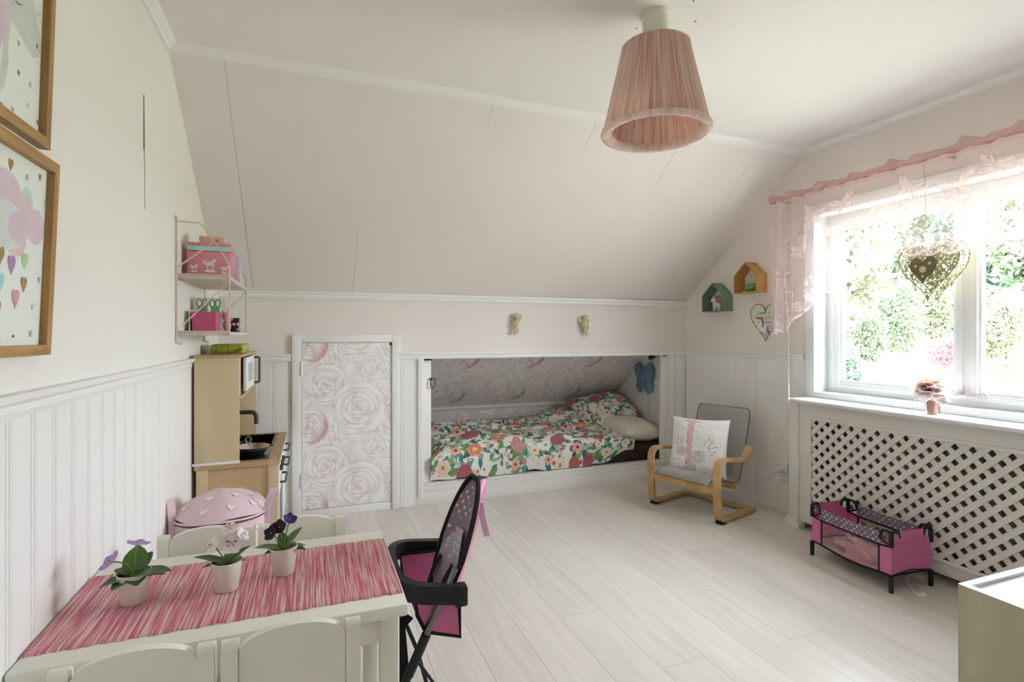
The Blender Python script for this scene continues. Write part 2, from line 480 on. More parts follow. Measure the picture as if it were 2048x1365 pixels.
wall_asl = struct(mb.build('alcove_slope', M_white))
wall_ab = struct(box('alcove_wall_back', (AX0-0.08, AYB+0.004, 0.0), (AX1+0.09, AYB+0.10, 0.62), M_white))
# white ledge and corner bead
MB().prism([(AYB-0.012,0.512),(AYB+0.006,0.512),(AYB+0.006,0.548),(AYB-0.018,0.548),(AYB-0.022,0.540),(AYB-0.022,0.528)], AX0, AX1, 'yz').build('ledge_moulding', M_white, wall_ab)
mb = MB(); mb.tube([(AX1-0.006,4.06,az(4.06)-0.004),(AX1-0.006,AYB-0.01,az(AYB-0.01)-0.004)], 0.007, 6); mb.build('corner_bead', M_white, wall_asl)
# front of the bed box
bf = struct(box('bed_front_board', (OX0-0.045, B_-0.002, -0.006), (OX1+0.002, B_+0.02, 0.088), M_white, None, 0.002))
box('step_board', (OX0, B_+0.004, 0.0885), (OX1, B_+0.02, 0.1255), M_white, bf, 0.002)
box('ledge', (OX0, B_+0.002, 0.126), (OX1+0.03, B_+0.16, 0.143), M_white, bf, 0.002)

# hatch door with casing
M_casing = M_white
tr = MB()
tr.box((-0.115, B_-0.016, 0.0), (-0.057, B_+0.012, 1.20), bev=0.002); tr.box((0.521, B_-0.016, 0.0), (0.577, B_+0.012, 1.20), bev=0.002)
tr.box((-0.057, B_-0.016, 1.15), (0.521, B_+0.012, 1.20), bev=0.002); tr.box((-0.057, B_-0.006, 0.0), (0.521, B_+0.012, 0.052), bev=0.002)
struct(tr.build('trim_4', M_casing, None, True, angle=50))

# window wall (right) around the window hole
HY0, HY1, HZ0, HZ1 = 0.905, 2.479, 0.82, 1.965
mb = MB()
mb.box((R_, -0.95, 0.0), (R_+0.2, HY0, 2.5)); mb.box((R_, HY1, 0.0), (R_+0.2, 3.85, 2.5))
mb.box((R_, HY0, 0.0), (R_+0.2, HY1, HZ0)); mb.box((R_, HY0, HZ1), (R_+0.2, HY1, 2.5))
wall_right = struct(mb.build('wall_right', M_rwall))
MB().prism([(R_+0.002,1.030),(R_-0.012,1.030),(R_-0.015,1.042),(R_-0.015,1.056),(R_-0.023,1.062),(R_-0.025,1.074),(R_+0.002,1.074)], 2.548, B_-0.012, 'xz').build('dado_rail', M_white, wall_right)
box('shade_backing', (R_-0.004, 0.80, 0.0), (R_-0.0005, 2.50, 0.775), plain('lattice_shade_tan', hexc('8f8168'), 0.85, var=0.08), wall_right)  # added dark tan sheet, its colour stands in for shade behind the lattice
bead_run(wall_right, (R_-0.0095, B_-0.005, 0), (0, -1, 0), B_-2.535, 0.0, 1.035, -math.pi/2)

wall_front = struct(box('wall_front', (L_-0.12, -1.0, 0.0), (R_+0.2, -0.85, 2.5), M_wall))

# cornices
mb = MB()
def cornice(pts_a, pts_b):
    n = len(pts_a); mb.add(list(pts_a)+list(pts_b), [tuple(range(n)), tuple(range(2*n-1, n-1, -1))]+[(i, n+i, n+(i+1)%n, (i+1)%n) for i in range(n)])
def cl(y, dz): return [(L_-0.01, y, 2.335+dz), (L_+0.012, y, 2.335+dz), (L_+0.014, y, 2.345+dz), (L_+0.034, y, 2.366+dz), (L_+0.036, y, 2.385+dz), (L_-0.01, y, 2.40)]
cornice(cl(-0.95, -0.03), cl(2.46, 0.0)); struct(mb.build('cornice_left', M_white))
mb = MB()
def cr(y): return [(R_+0.01, y, 2.368), (R_-0.010, y, 2.368), (R_-0.012, y, 2.378), (R_-0.030, y, 2.392), (R_-0.032, y, 2.41), (R_+0.01, y, 2.41)]
cornice(cr(-0.95), cr(2.56)); struct(mb.build('cornice_right', M_white))
mb = MB()
def cs(x):
    z = zc(x) + 0.004; y = ys(x)
    return [(x, y-0.022, z), (x, y-0.020, z-0.008), (x, y+0.000, z-0.022), (x, y+0.026, z-0.033), (x, y+0.034, z-0.030), (x, y+0.05, z)]
cornice(cs(L_), cs(R_)); struct(mb.build('cornice_slope', M_white))
# ============================================================ WINDOW, SILL, RADIATOR COVER
M_win = plain('window_white', hexc('e9ebea'), 0.35, var=0.01)
M_pane = thin_glass('window_glass')
window = bpy.data.objects.new('window_1', None); COL.objects.link(window); struct(window)
def ring(mb, y0, y1, z0, z1, w, x0, x1, bev=0.003):
    mb.box((x0,y0,z0),(x1,y0+w,z1),bev=bev); mb.box((x0,y1-w,z0),(x1,y1,z1),bev=bev)
    mb.box((x0,y0+w,z0),(x1,y1-w,z0+w),bev=bev); mb.box((x0,y0+w,z1-w),(x1,y1-w,z1),bev=bev)
    return mb
# casing on the wall
mb = MB()
mb.box((R_-0.02, 2.465, 0.803), (R_+0.002, 2.531, 2.02), bev=0.003); mb.box((R_-0.02, 0.853, 0.803), (R_+0.002, 0.919, 2.02), bev=0.003)
mb.box((R_-0.02, 0.919, 1.955), (R_+0.002, 2.465, 2.02), bev=0.003); mb.box((R_-0.02, 0.919, 0.803), (R_+0.002, 2.465, 0.838), bev=0.003)
mb.build('casing', M_win, window, True, angle=50)
mb = MB()   # reveal lining
mb.box((R_-0.004, HY1-0.012, HZ0), (R_+0.19, HY1+0.001, HZ1)); mb.box((R_-0.004, HY0-0.001, HZ0), (R_+0.19, HY0+0.012, HZ1))
mb.box((R_-0.004, HY0, HZ0-0.001), (R_+0.19, HY1, HZ0+0.018)); mb.box((R_-0.004, HY0, HZ1-0.012), (R_+0.19, HY1, HZ1+0.001))
mb.build('reveal_lining', M_win, window)
mb = MB()
ring(mb, HY0+0.011, HY1-0.011, HZ0+0.015, HZ1-0.011, 0.055, R_+0.10, R_+0.17)
ring(mb, HY0+0.050, HY1-0.050, HZ0+0.05, HZ1-0.05, 0.022, R_+0.085, R_+0.11)
mb.box((R_+0.095, 1.668, HZ0+0.06), (R_+0.17, 1.714, HZ1-0.06), bev=0.003)
mb.build('window_frame', M_win, window, True, angle=50)
for (a, b) in ((1.706, 2.412), (0.972, 1.676)):
    mb = MB(); ring(mb, a, b, 0.868, 1.905, 0.034, R_+0.088, R_+0.128); ring(mb, a+0.032, b-0.032, 0.90, 1.873, 0.016, R_+0.10, R_+0.13, 0.002)
    sash = mb.build('sash', M_win, window, True, angle=50)
    box('pane', (R_+0.112, a+0.042, 0.908), (R_+0.116, b-0.042, 1.865), M_pane, sash)
mb = MB(); mb.tube([(R_+0.086, 2.43, 1.03),(R_+0.086, 2.43, 1.09)], 0.006, 8); mb.tube([(R_+0.086, 2.43, 1.50),(R_+0.086, 2.43, 1.56)], 0.006, 8)
mb.build('hinge', M_win, window, True)

sill = struct(MB().prism([(2.795,0.783),(2.788,0.788),(2.786,0.795),(2.789,0.803),(R_+0.02,0.803),(R_+0.02,0.776),(2.812,0.776),(2.800,0.783)], 0.80, 2.498, 'xz').build('window_sill', M_win))

# radiator cover with diagonal lattice
M_cov = plain('cover_white', hexc('e3e0d9'), 0.45, var=0.015)
cover = thing('radiator_cover', 'white radiator cover with diagonal lattice front under the window sill', 'radiator cover', (2.84, 1.65, 0))
CX_ = 2.84
LY0, LY1, LZ0, LZ1 = 0.93, 2.372, 0.115, 0.690
mb = MB()
mb.box((CX_, LY1, 0.045), (CX_+0.018, 2.452, 0.776), bev=0.002); mb.box((CX_, 0.85, 0.045), (CX_+0.018, LY0, 0.776), bev=0.002)
mb.box((CX_, LY0, 0.045), (CX_+0.018, LY1, LZ0), bev=0.002); mb.box((CX_, LY0, LZ1), (CX_+0.018, LY1, 0.772), bev=0.002)
mb.build('face_frame', M_cov, cover, True, angle=50)
mb = MB()
mb.box((CX_-0.006, LY1-0.004, LZ0-0.018), (CX_+0.004, LY1+0.016, LZ1+0.018), bev=0.003); mb.box((CX_-0.006, LY0-0.016, LZ0-0.018), (CX_+0.004, LY0+0.004, LZ1+0.018), bev=0.003)
mb.box((CX_-0.006, LY0, LZ0-0.016), (CX_+0.004, LY1, LZ0+0.004), bev=0.003); mb.box((CX_-0.006, LY0, LZ1-0.004), (CX_+0.004, LY1, LZ1+0.016), bev=0.003)
mb.build('inner_moulding', M_cov, cover, True, angle=50)
for (a, b) in ((2.452, 2.518), (0.784, 0.85)):
    pil = box('pilaster', (CX_-0.012, a, 0.0), (R_-0.012, b, 0.776), M_cov, cover, 0.003)
    MB().prism([(a-0.022,0.0),(b+0.022,0.0),(b+0.022,0.03),(b+0.016,0.042),(b+0.008,0.05),(b+0.008,0.062),(a-0.008,0.062),(a-0.008,0.05),(a-0.016,0.042),(a-0.022,0.03)], CX_-0.034, CX_+0.02, 'yz').build('plinth_block', M_cov, pil)
# lattice slats, clipped to the opening
def clip_rect(poly, x0, x1, y0, y1):
    def cut(P, ins, inter):
        out = []
        for i in range(len(P)):
            a, b = P[i-1], P[i]
            if ins(b):
                if not ins(a): out.append(inter(a, b))
                out.append(b)
            elif ins(a): out.append(inter(a, b))
        return out
    def ix(v, k):
        def f(a, b):
            t = (v - a[k])/(b[k]-a[k]); return tuple(a[q]+(b[q]-a[q])*t for q in (0, 1))
        return f
    for k, v, s in ((0, x0, 1), (0, x1, -1), (1, y0, 1), (1, y1, -1)):
        if not poly: return []
        poly = cut(poly, lambda p, k=k, v=v, s=s: s*(p[k]-v) >= 0, ix(v, k))
    return poly
PITCH, SW = 0.0735, 0.0265
hw = SW/math.sqrt(2)
for layer, sg in ((0, -1), (1, 1)):
    x0 = CX_ + 0.001 + layer*0.007
    k = -10
    while True:
        base = LY0 + 0.012 + k*PITCH + (0 if sg > 0 else PITCH*0.0)
        if base - 0.7 > LY1: break
        k += 1
        za, zb_ = LZ0 - 0.1, LZ1 + 0.1
        def yy(z): return base + sg*(z - LZ0) if sg > 0 else base - (z - LZ0)
        poly = [(yy(za)-hw, za), (yy(za)+hw, za), (yy(zb_)+hw, zb_), (yy(zb_)-hw, zb_)]
        poly = clip_rect(poly, LY0-0.005, LY1+0.005, LZ0-0.005, LZ1+0.005)
        if len(poly) < 3: continue
        MB().prism(poly, x0, x0+0.0065, 'yz').build('slat', M_cov, cover)
# the radiator itself behind the lattice
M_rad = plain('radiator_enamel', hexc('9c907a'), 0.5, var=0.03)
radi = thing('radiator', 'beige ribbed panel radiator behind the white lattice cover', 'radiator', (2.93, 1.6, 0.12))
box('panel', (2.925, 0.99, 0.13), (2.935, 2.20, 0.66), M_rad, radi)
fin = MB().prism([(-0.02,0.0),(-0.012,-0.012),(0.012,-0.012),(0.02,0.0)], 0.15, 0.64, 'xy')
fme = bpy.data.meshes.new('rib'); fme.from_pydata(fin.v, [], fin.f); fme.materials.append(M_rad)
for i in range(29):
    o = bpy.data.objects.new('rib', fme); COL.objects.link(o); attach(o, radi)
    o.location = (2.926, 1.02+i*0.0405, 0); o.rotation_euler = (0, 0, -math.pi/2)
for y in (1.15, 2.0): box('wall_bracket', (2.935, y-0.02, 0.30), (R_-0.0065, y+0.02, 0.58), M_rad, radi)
mb = MB(); mb.tube(arc_fillet([(2.95,2.12,0.16),(2.95,2.30,0.16),(2.95,2.30,0.001)],0.03), 0.009, 8); mb.build('pipe', plain('copper_pipe', hexc('8a5a3c'), 0.4, metal=0.6), radi, True)
# ============================================================ CURTAIN VALANCE, HANGING HEART
def interp(x, xs, ys_): return np.interp(x, xs, ys_)
CY_MID = 1.69
cb_y = np.array([0.0, 0.17, 0.30, 0.40, 0.50, 0.62, 0.73, 0.85, 0.92, 1.02])
cb_z = np.array([1.615, 1.635, 1.60, 1.555, 1.505, 1.45, 1.385, 1.31, 1.235, 1.225])
def curtain_bottom(y):
    d = np.abs(y - CY_MID)
    z = np.interp(d, cb_y, cb_z)
    ph = (d*11.5) % 1.0
    z = z - 0.028*np.abs(np.sin(np.pi*ph))**0.7
    # step where the cloth folds over itself
    return z
curtain = thing('curtain_valance', 'sheer pink lace curtain valance with butterflies hung over the window', 'curtain', (2.90, CY_MID, 2.09))
NU, NV = 520, 200
yy = np.linspace(2.71, 0.67, NU); vv = np.linspace(0, 1, NV)
Y, V = np.meshgrid(yy, vv)
ztop = 2.082
Zb = curtain_bottom(yy)[None, :]
Z = ztop + (Zb - ztop)*V
fold = 0.016*np.sin(2*np.pi*Y/0.135 + 1.3*np.sin(Y*5)) + 0.008*np.sin(2*np.pi*Y/0.071 + 2)
edge = np.clip((np.abs(Y-CY_MID)-0.80)/0.2, 0, 1)
fold = fold*(0.35+0.65*V) + edge*0.022*np.sin(2*np.pi*Y/0.062)*(0.3+0.7*V)
X = 2.888 + fold
# lace weave density
DROP = ztop - Z
Ysh = Y
A = np.full_like(Z, 0.20)
rr = np.random.default_rng(3)
def blob(cy, cz, ry, rz_, rot=0.0, soft=0.25):
    dy = Ysh - cy; dz = Z - cz; c, s = math.cos(rot), math.sin(rot)
    a = (dy*c + dz*s)/ry; b = (-dy*s + dz*c)/rz_
    return np.clip((1 - np.sqrt(a*a + b*b))/soft, 0, 1)
def put(m, val):
    global A
    A = A + (val - A)*m
def butterfly(cy, cz, s, rot):
    for sg in (1, -1):
        for (ox, oz, ry, rz_, dr) in ((0.5, 0.28, 0.55, 0.30, 0.45), (0.38, -0.28, 0.36, 0.26, -0.5)):
            c, q = math.cos(rot), math.sin(rot)
            px, pz = sg*ox*s, oz*s
            dy = Ysh - (cy + px*c - pz*q); dz = Z - (cz + px*q + pz*c)
            m = blob(cy + px*c - pz*q, cz + px*q + pz*c, ry*s, rz_*s, rot + sg*dr)
            veins = 0.72 + 0.15*np.sin(np.arctan2(Z-cz, Ysh-cy)*16)
            put(m, veins)
    put(blob(cy, cz, 0.06*s, 0.4*s, rot), 0.75)
def posy(cy, cz, r):
    for k in range(5):
        a = 2*math.pi*k/5 + cy*40
        put(blob(cy+math.cos(a)*r*0.6, cz+math.sin(a)*r*0.6, r*0.5, r*0.5), 0.82)
def rosette(cy, cz, R):
    dy = Ysh-cy; dz = Z-cz; r = np.sqrt(dy*dy+dz*dz)/R
    th = np.arctan2(dz, dy)
    sp = 0.5+0.5*np.cos(2*np.pi*(2.6*r + th/(2*np.pi)))
    m = np.clip((1-r)/0.15, 0, 1)*(sp > 0.45)
    put(m*0.95, 0.86)
for k, (by, drop, s, ro) in enumerate(((2.40,0.14,0.085,0.3),(2.20,0.12,0.08,-0.3),(1.99,0.19,0.075,0.2),(1.83,0.13,0.085,0.5),(1.62,0.17,0.09,-0.2),(1.47,0.12,0.08,0.4),(1.30,0.16,0.085,0.1),(1.12,0.14,0.08,-0.3),(2.29,0.40,0.07,0.3),(2.02,0.33,0.062,0.1),(1.87,0.30,0.07,-0.1),(1.68,0.27,0.06,0.4),(1.50,0.28,0.075,0.2),(1.36,0.36,0.07,-0.3),(2.52,0.35,0.08,0.2),(2.63,0.5,0.07,0.2))):
    butterfly(by, ztop-drop, s, ro)
for k in range(90):
    y0 = rr.uniform(0.75, 2.68); zb0 = float(curtain_bottom(np.array([y0]))[0])
    posy(y0, zb0 + rr.uniform(0.05, 0.26), rr.uniform(0.008, 0.013))
for k in range(22):
    d0 = (k+0.5)/11.5*1.0
    for sg in (1, -1):
        y0 = CY_MID + sg*d0*0.98
        if 0.7 < y0 < 2.68:
            zb0 = float(np.interp(abs(y0-CY_MID), cb_y, cb_z)); rosette(y0, zb0+0.045, 0.034)
for k in range(12):
    rosette(rr.uniform(0.8, 2.6), ztop - rr.uniform(0.12, 0.3), 0.04)
dist_b = Z - Zb
put(np.clip((0.016-dist_b)/0.005, 0, 1), 0.95)
put(np.clip((DROP < 0.02)*1.0, 0, 1), 0.75)
side = np.clip((np.abs(Y-CY_MID)-0.86)/0.10, 0, 1)*0.35
A = np.clip(A + side*(1-A), 0, 0.95)
M_lace = sheer('pink_lace', hexc('eed6d6'), attr='weave', transl=0.26)
M_ruff = sheer('pink_ruffle_cloth', hexc('ddb2b0'), alpha=0.7, transl=0.35)
npgrid('lace_panel', np.stack([X, Y, Z], -1), None, M_lace, curtain, attrs={'weave': A})
# gathered heading on the rod
nu = 360
y1 = np.linspace(2.715, 0.66, nu); v1 = np.linspace(0, 1, 9)
Y1, V1 = np.meshgrid(y1, v1)
amp = 0.008 + 0.009*np.sin(Y1*9)**2 + 0.016*np.clip((1.75-Y1)/0.9, 0, 1)
Zr = 2.078 + V1*(0.030 + amp*0.8 + 0.7*amp*np.sin(2*np.pi*Y1/0.19 + 0.8*np.sin(Y1*7)))
Xr = 2.884 - 0.006*np.sin(V1*3.1) + 0.012*np.sin(2*np.pi*Y1/0.11 + V1*2.2) * (0.4+V1)
npgrid('ruffled_heading', np.stack([Xr, Y1, Zr], -1), None, M_ruff, curtain)
mb = MB(); mb.tube([(2.90, 2.72, 2.082), (2.90, 0.66, 2.082)], 0.009, 10)
for y in (2.66, 1.69, 0.72): mb.tube([(2.90, y, 2.082), (R_, y, 2.082)], 0.006, 8)
mb.build('curtain_rod', plain('rod_pink', hexc('c98f8c'), 0.5), curtain, True)

# perforated metal heart
heart = thing('hanging_heart', 'brass filigree metal heart lantern hanging on a cord in the window', 'heart ornament', (2.97, 1.765, 1.36))
m = bpy.data.materials.new('filigree_metal'); m.use_nodes = True
nt = m.node_tree; N, Lk = nt.nodes, nt.links; b = N['Principled BSDF']
setp(b, Roughness=0.45, Metallic=0.75); b.inputs['Base Color'].default_value = c4(hexc('aaa27e'))
tc = N.new('ShaderNodeTexCoord'); vo = N.new('ShaderNodeTexVoronoi'); vo.inputs['Scale'].default_value = 58; vo.feature = 'DISTANCE_TO_EDGE'
Lk.new(tc.outputs['Object'], vo.inputs['Vector'])
lt = N.new('ShaderNodeMath'); lt.operation = 'LESS_THAN'; lt.inputs[1].default_value = 0.075
Lk.new(vo.outputs['Distance'], lt.inputs[0]); Lk.new(lt.outputs[0], b.inputs['Alpha'])
M_fil = m
M_hm = plain('heart_metal_solid', hexc('7d7152'), 0.45, metal=0.6)
hw_, hh_ = 0.285, 0.305
H2 = heart2d(40, hw_, hh_)
def hplate(x, name, mat, sc=1.0, cy=1.775, cz=1.525, th=0.002, parent=heart):
    return MB().prism([(cy+p[0]*sc, cz+p[1]*sc) for p in H2], x, x+th, 'yz').build(name, mat, parent)
hp = hplate(2.935, 'front_plate', M_fil); hplate(3.012, 'back_plate', M_fil)
mb = MB(); rimv = [(1.775+p[0], 1.525+p[1]) for p in H2]; n = len(rimv)
mb.add([(2.937, p[0], p[1]) for p in rimv] + [(3.012, p[0], p[1]) for p in rimv], [(i, (i+1) % n, n+(i+1) % n, n+i) for i in range(n)])
mb.build('side_band', M_fil, heart)
mb = MB(); mb.tube([(2.936, p[0], p[1]) for p in rimv], 0.0022, 6, closed=True); mb.tube([(3.013, p[0], p[1]) for p in rimv], 0.0022, 6, closed=True)
mb.build('wire_rim', M_hm, heart, True)
sm = hplate(2.9315, 'small_heart', M_hm, 0.46, cy=1.795, cz=1.53)
M_cut = plain('flower_cutout', hexc('d9e0b8'), 0.6)
mb = MB()
for k in range(8):
    a = 2*math.pi*k/8
    mb.prism([(1.797+math.cos(a)*0.011+math.cos(t)*0.0095*math.cos(a)-math.sin(t)*0.0042*math.sin(a), 1.535+math.sin(a)*0.011+math.cos(t)*0.0095*math.sin(a)+math.sin(t)*0.0042*math.cos(a)) for t in np.linspace(0, 2*math.pi, 9)[:-1]], 2.9306, 2.9314, 'yz')
for (dy, dz) in ((-0.032, 0.028), (0.034, 0.02), (0.0, -0.035)):
    for k in range(5):
        a = 2*math.pi*k/5
        mb.prism([(1.797+dy+math.cos(a)*0.005+math.cos(t)*0.003, 1.535+dz+math.sin(a)*0.005+math.sin(t)*0.003) for t in np.linspace(0, 2*math.pi, 7)[:-1]], 2.9306, 2.9314, 'yz')
mb.build('flower_cutouts', M_cut, sm)
mb = MB(); mb.tube([(2.936, 1.775, 1.60), (2.905, 1.775, 2.075)], 0.0012, 5); mb.build('cord', plain('cord_grey', hexc('9a9590'), 0.7), heart)
# ============================================================ GARDEN OUTSIDE THE WINDOW
M_grass = plain('lawn_grass', hexc('b2b4a2'), 0.9, var=0.25, vscale=1.5)
def gz(x, y): return -0.7 + 0.042*max(0.0, x-4.0)
mb = MB(); mb.grid(lambda u, v: (3.6+u*70, -30+v*80, gz(3.6+u*70, -30+v*80)), 40, 40)
lawn = mb.build('garden_ground', M_grass, None, True); lawn['kind'] = 'structure'
def leafmat(name, c1, c2):
    m, nt, b = _new(name); N, Lk = nt.nodes, nt.links
    setp(b, Roughness=0.55); b.inputs['Specular IOR Level'].default_value = 0.3
    at = N.new('ShaderNodeAttribute'); at.attribute_name = 'tone'
    cr_ = N.new('ShaderNodeValToRGB'); cr_.color_ramp.elements[0].color = c4(c1); cr_.color_ramp.elements[1].color = c4(c2)
    Lk.new(at.outputs['Fac'], cr_.inputs['Fac']); Lk.new(cr_.outputs['Color'], b.inputs['Base Color'])
    tr_ = N.new('ShaderNodeBsdfTranslucent'); Lk.new(cr_.outputs['Color'], tr_.inputs['Color'])
    mx = N.new('ShaderNodeMixShader'); mx.inputs['Fac'].default_value = 0.3
    Lk.new(b.outputs[0], mx.inputs[1]); Lk.new(tr_.outputs[0], mx.inputs[2])
    Lk.new(mx.outputs[0], N['Material Output'].inputs['Surface'])
    return m
LM = [leafmat('leaf_green', hexc('384a30'), hexc('849274')), leafmat('leaf_yellow_green', hexc('565c40'), hexc('a0a386')),
      leafmat('leaf_blue_green', hexc('374e3e'), hexc('7f9682')), leafmat('leaf_crimson', hexc('702c3e'), hexc('b87c86'))]
M_bark = plain('bark', hexc('6a5644'), 0.9, var=0.2, vscale=20, bump=0.5, bscale=40)
def shrub(name, label, cat, c, rad, nleaf, size, mat, trunk=0.0, lumps=9, group=None, seed=0):
    rg = np.random.default_rng(seed+100)
    x, y = c; z0 = gz(x, y)
    t = thing(name, label, cat, (x, y, z0), 0, group)
    cen = []; 
    for k in range(lumps):
        d = rg.normal(size=3); d /= np.linalg.norm(d); f = rg.uniform(0.3, 0.75)
        cen.append((d*f*np.array(rad), rg.uniform(0.35, 0.6)))
    pick = rg.integers(0, lumps, nleaf)
    d = rg.normal(size=(nleaf, 3)); d /= np.linalg.norm(d, axis=1)[:, None]
    C = np.array([cen[i][0] for i in pick]); S = np.array([cen[i][1] for i in pick])
    P = C + d*S[:, None]*np.array(rad)*rg.uniform(0.75, 1.05, nleaf)[:, None]
    P += np.array([x, y, z0+trunk+rad[2]])
    P[:, 2] = np.maximum(P[:, 2], z0+0.1)
    a = rg.normal(size=(nleaf, 3)) + d*0.3; a /= np.linalg.norm(a, axis=1)[:, None]
    bb = np.cross(a, rg.normal(size=(nleaf, 3))); bb /= np.linalg.norm(bb, axis=1)[:, None]
    sz = size*rg.uniform(0.6, 1.3, nleaf)[:, None]
    V4 = np.stack([P-a*sz, P+bb*sz*0.45, P+a*sz, P-bb*sz*0.45], 1)
    me = bpy.data.meshes.new('foliage'); nv = nleaf*4
    me.vertices.add(nv); me.vertices.foreach_set('co', V4.reshape(-1).astype(np.float32))
    me.loops.add(nv); me.loops.foreach_set('vertex_index', np.arange(nv, dtype=np.int32))
    me.polygons.add(nleaf); me.polygons.foreach_set('loop_start', np.arange(0, nv, 4, dtype=np.int32)); me.update(calc_edges=True)
    at = me.attributes.new('tone', 'FLOAT', 'POINT'); at.data.foreach_set('value', np.repeat(rg.uniform(0, 1, nleaf), 4).astype(np.float32))
    fo = link('foliage', me, mat, t); fo['kind'] = 'stuff'
    mb = MB(); top = z0+trunk+rad[2]*1.2
    mb.tube(bez([(x, y, z0-0.1), (x+0.1, y, z0+trunk*0.5+0.2), (x, y+0.1, top)], 5), [0.12*rad[0]/1.5+0.03]*6+[0.06]*5, 8)
    for k in range(5):
        e = cen[k][0]; mb.tube([(x, y, z0+trunk*0.6+0.3), (x+e[0], y+e[1], z0+trunk+rad[2]+e[2])], [0.05, 0.02], 6)
    mb.build('trunk', M_bark, t, True)
    return t
def gpos(px, d):
    u = (px - CAM_CX)/CAM_F
    return (d*(_s + _c*u), d*(_c - _s*u))
# label, category, direction (photo column), distance, width and top in the photo's columns/rows, leaf size, tint
gspots = [
 ('leafy_shrub', 'green leafy shrub left of the sunlit lawn path outside', 'shrub', 1712, 15.5, 90, 585, 0.065, 0, 0.0, 4200),
 ('leafy_shrub', 'blue green shrub low beside the sunlit lawn path outside', 'shrub', 1700, 12.0, 60, 690, 0.055, 2, 0.0, 2600),
 ('leafy_shrub', 'round green shrub at the top end of the lawn path', 'shrub', 1790, 25.0, 95, 560, 0.10, 0, 0.0, 4200),
 ('red_maple_shrub', 'pinkish red leaved shrub on the lawn outside', 'shrub', 1886, 18.0, 100, 668, 0.05, 3, 0.0, 5200),
 ('leafy_shrub', 'yellow green shrub rising behind the red leaved shrub', 'shrub', 1866, 26.5, 70, 560, 0.10, 1, 0.0, 4600),
 ('leafy_shrub', 'tall yellow green shrub outside the right window pane', 'shrub', 2005, 14.0, 115, 560, 0.065, 1, 0.0, 5600),
 ('garden_tree', 'pale green tree filling the view behind the path', 'tree', 1700, 31.0, 150, 250, 0.30, 1, 0.0, 9000),
 ('garden_tree', 'bright green tree standing behind the metal heart', 'tree', 1822, 36.5, 150, 230, 0.34, 0, 0.0, 9500),
 ('garden_tree', 'blue green tree high behind the right window pane', 'tree', 1945, 30.0, 150, 220, 0.30, 2, 0.0, 9500),
 ('garden_tree', 'wide green tree closing the far right of the garden', 'tree', 2075, 24.5, 170, 230, 0.24, 0, 0.0, 8000),
 ('garden_tree', 'dark blue green tree at the far left of the garden', 'tree', 1540, 44.0, 190, 330, 0.32, 2, 0.0, 6000),
 ('garden_tree', 'tall dark tree rising behind all other garden trees', 'tree', 1760, 50.0, 190, 250, 0.45, 0, 0.0, 9000),
 ('garden_tree', 'tall blue green tree in the back row right of centre', 'tree', 1900, 50.0, 170, 240, 0.45, 2, 0.0, 9000),
 ('garden_tree', 'tall pale tree in the back row at the far right', 'tree', 2060, 66.0, 190, 240, 0.42, 1, 0.0, 9000),
]
for i, (nm, lb, ct, px, d, wpx, ytop, sz, mi, tk, n) in enumerate(gspots):
    c = gpos(px, d); z0 = gz(*c); r = wpx/2*d/CAM_F
    ztop = CAM_H + (CAM_CY - ytop)/CAM_F*d
    rz_ = max(0.3, (ztop - z0 - tk)/2)
    shrub(nm, lb, ct, c, (r, r, rz_), n, sz, LM[mi], tk, seed=i)
# ============================================================ PRINTS (computed per point)
def lerp(a, b, t): return a + (b - a)*t[..., None]
def smooth(e0, e1, x):
    t = np.clip((x-e0)/(e1-e0), 0, 1); return t*t*(3-2*t)
def vnoise(x, y, seed=0):
    xi = np.floor(x).astype(int); yi = np.floor(y).astype(int); xf = x-xi; yf = y-yi
    def h(a, b):
        n = (a*374761393 + b*668265263 + seed*1442695) & 0x7fffffff
        n = ((n ^ (n >> 13))*1274126177) & 0x7fffffff
        return ((n ^ (n >> 16)) & 0xffff)/65535.0
    u = xf*xf*(3-2*xf); v = yf*yf*(3-2*yf)
    return (h(xi, yi)*(1-u)+h(xi+1, yi)*u)*(1-v) + (h(xi, yi+1)*(1-u)+h(xi+1, yi+1)*u)*v
def fbm(x, y, seed=0):
    return 0.55*vnoise(x, y, seed) + 0.3*vnoise(x*2.1, y*2.1, seed+1) + 0.15*vnoise(x*4.3, y*4.3, seed+2)
ROSES = [(0.147, 0.276, 0.135, 0.55), (0.347, 0.440, 0.165, 0.45), (0.470, 0.175, 0.105, 0.4), (0.035, 0.540, 0.125, 1.0), (0.31, 0.03, 0.11, 0.5), (0.53, 0.36, 0.11, 0.3), (0.20, 0.10, 0.09, 0.25)]
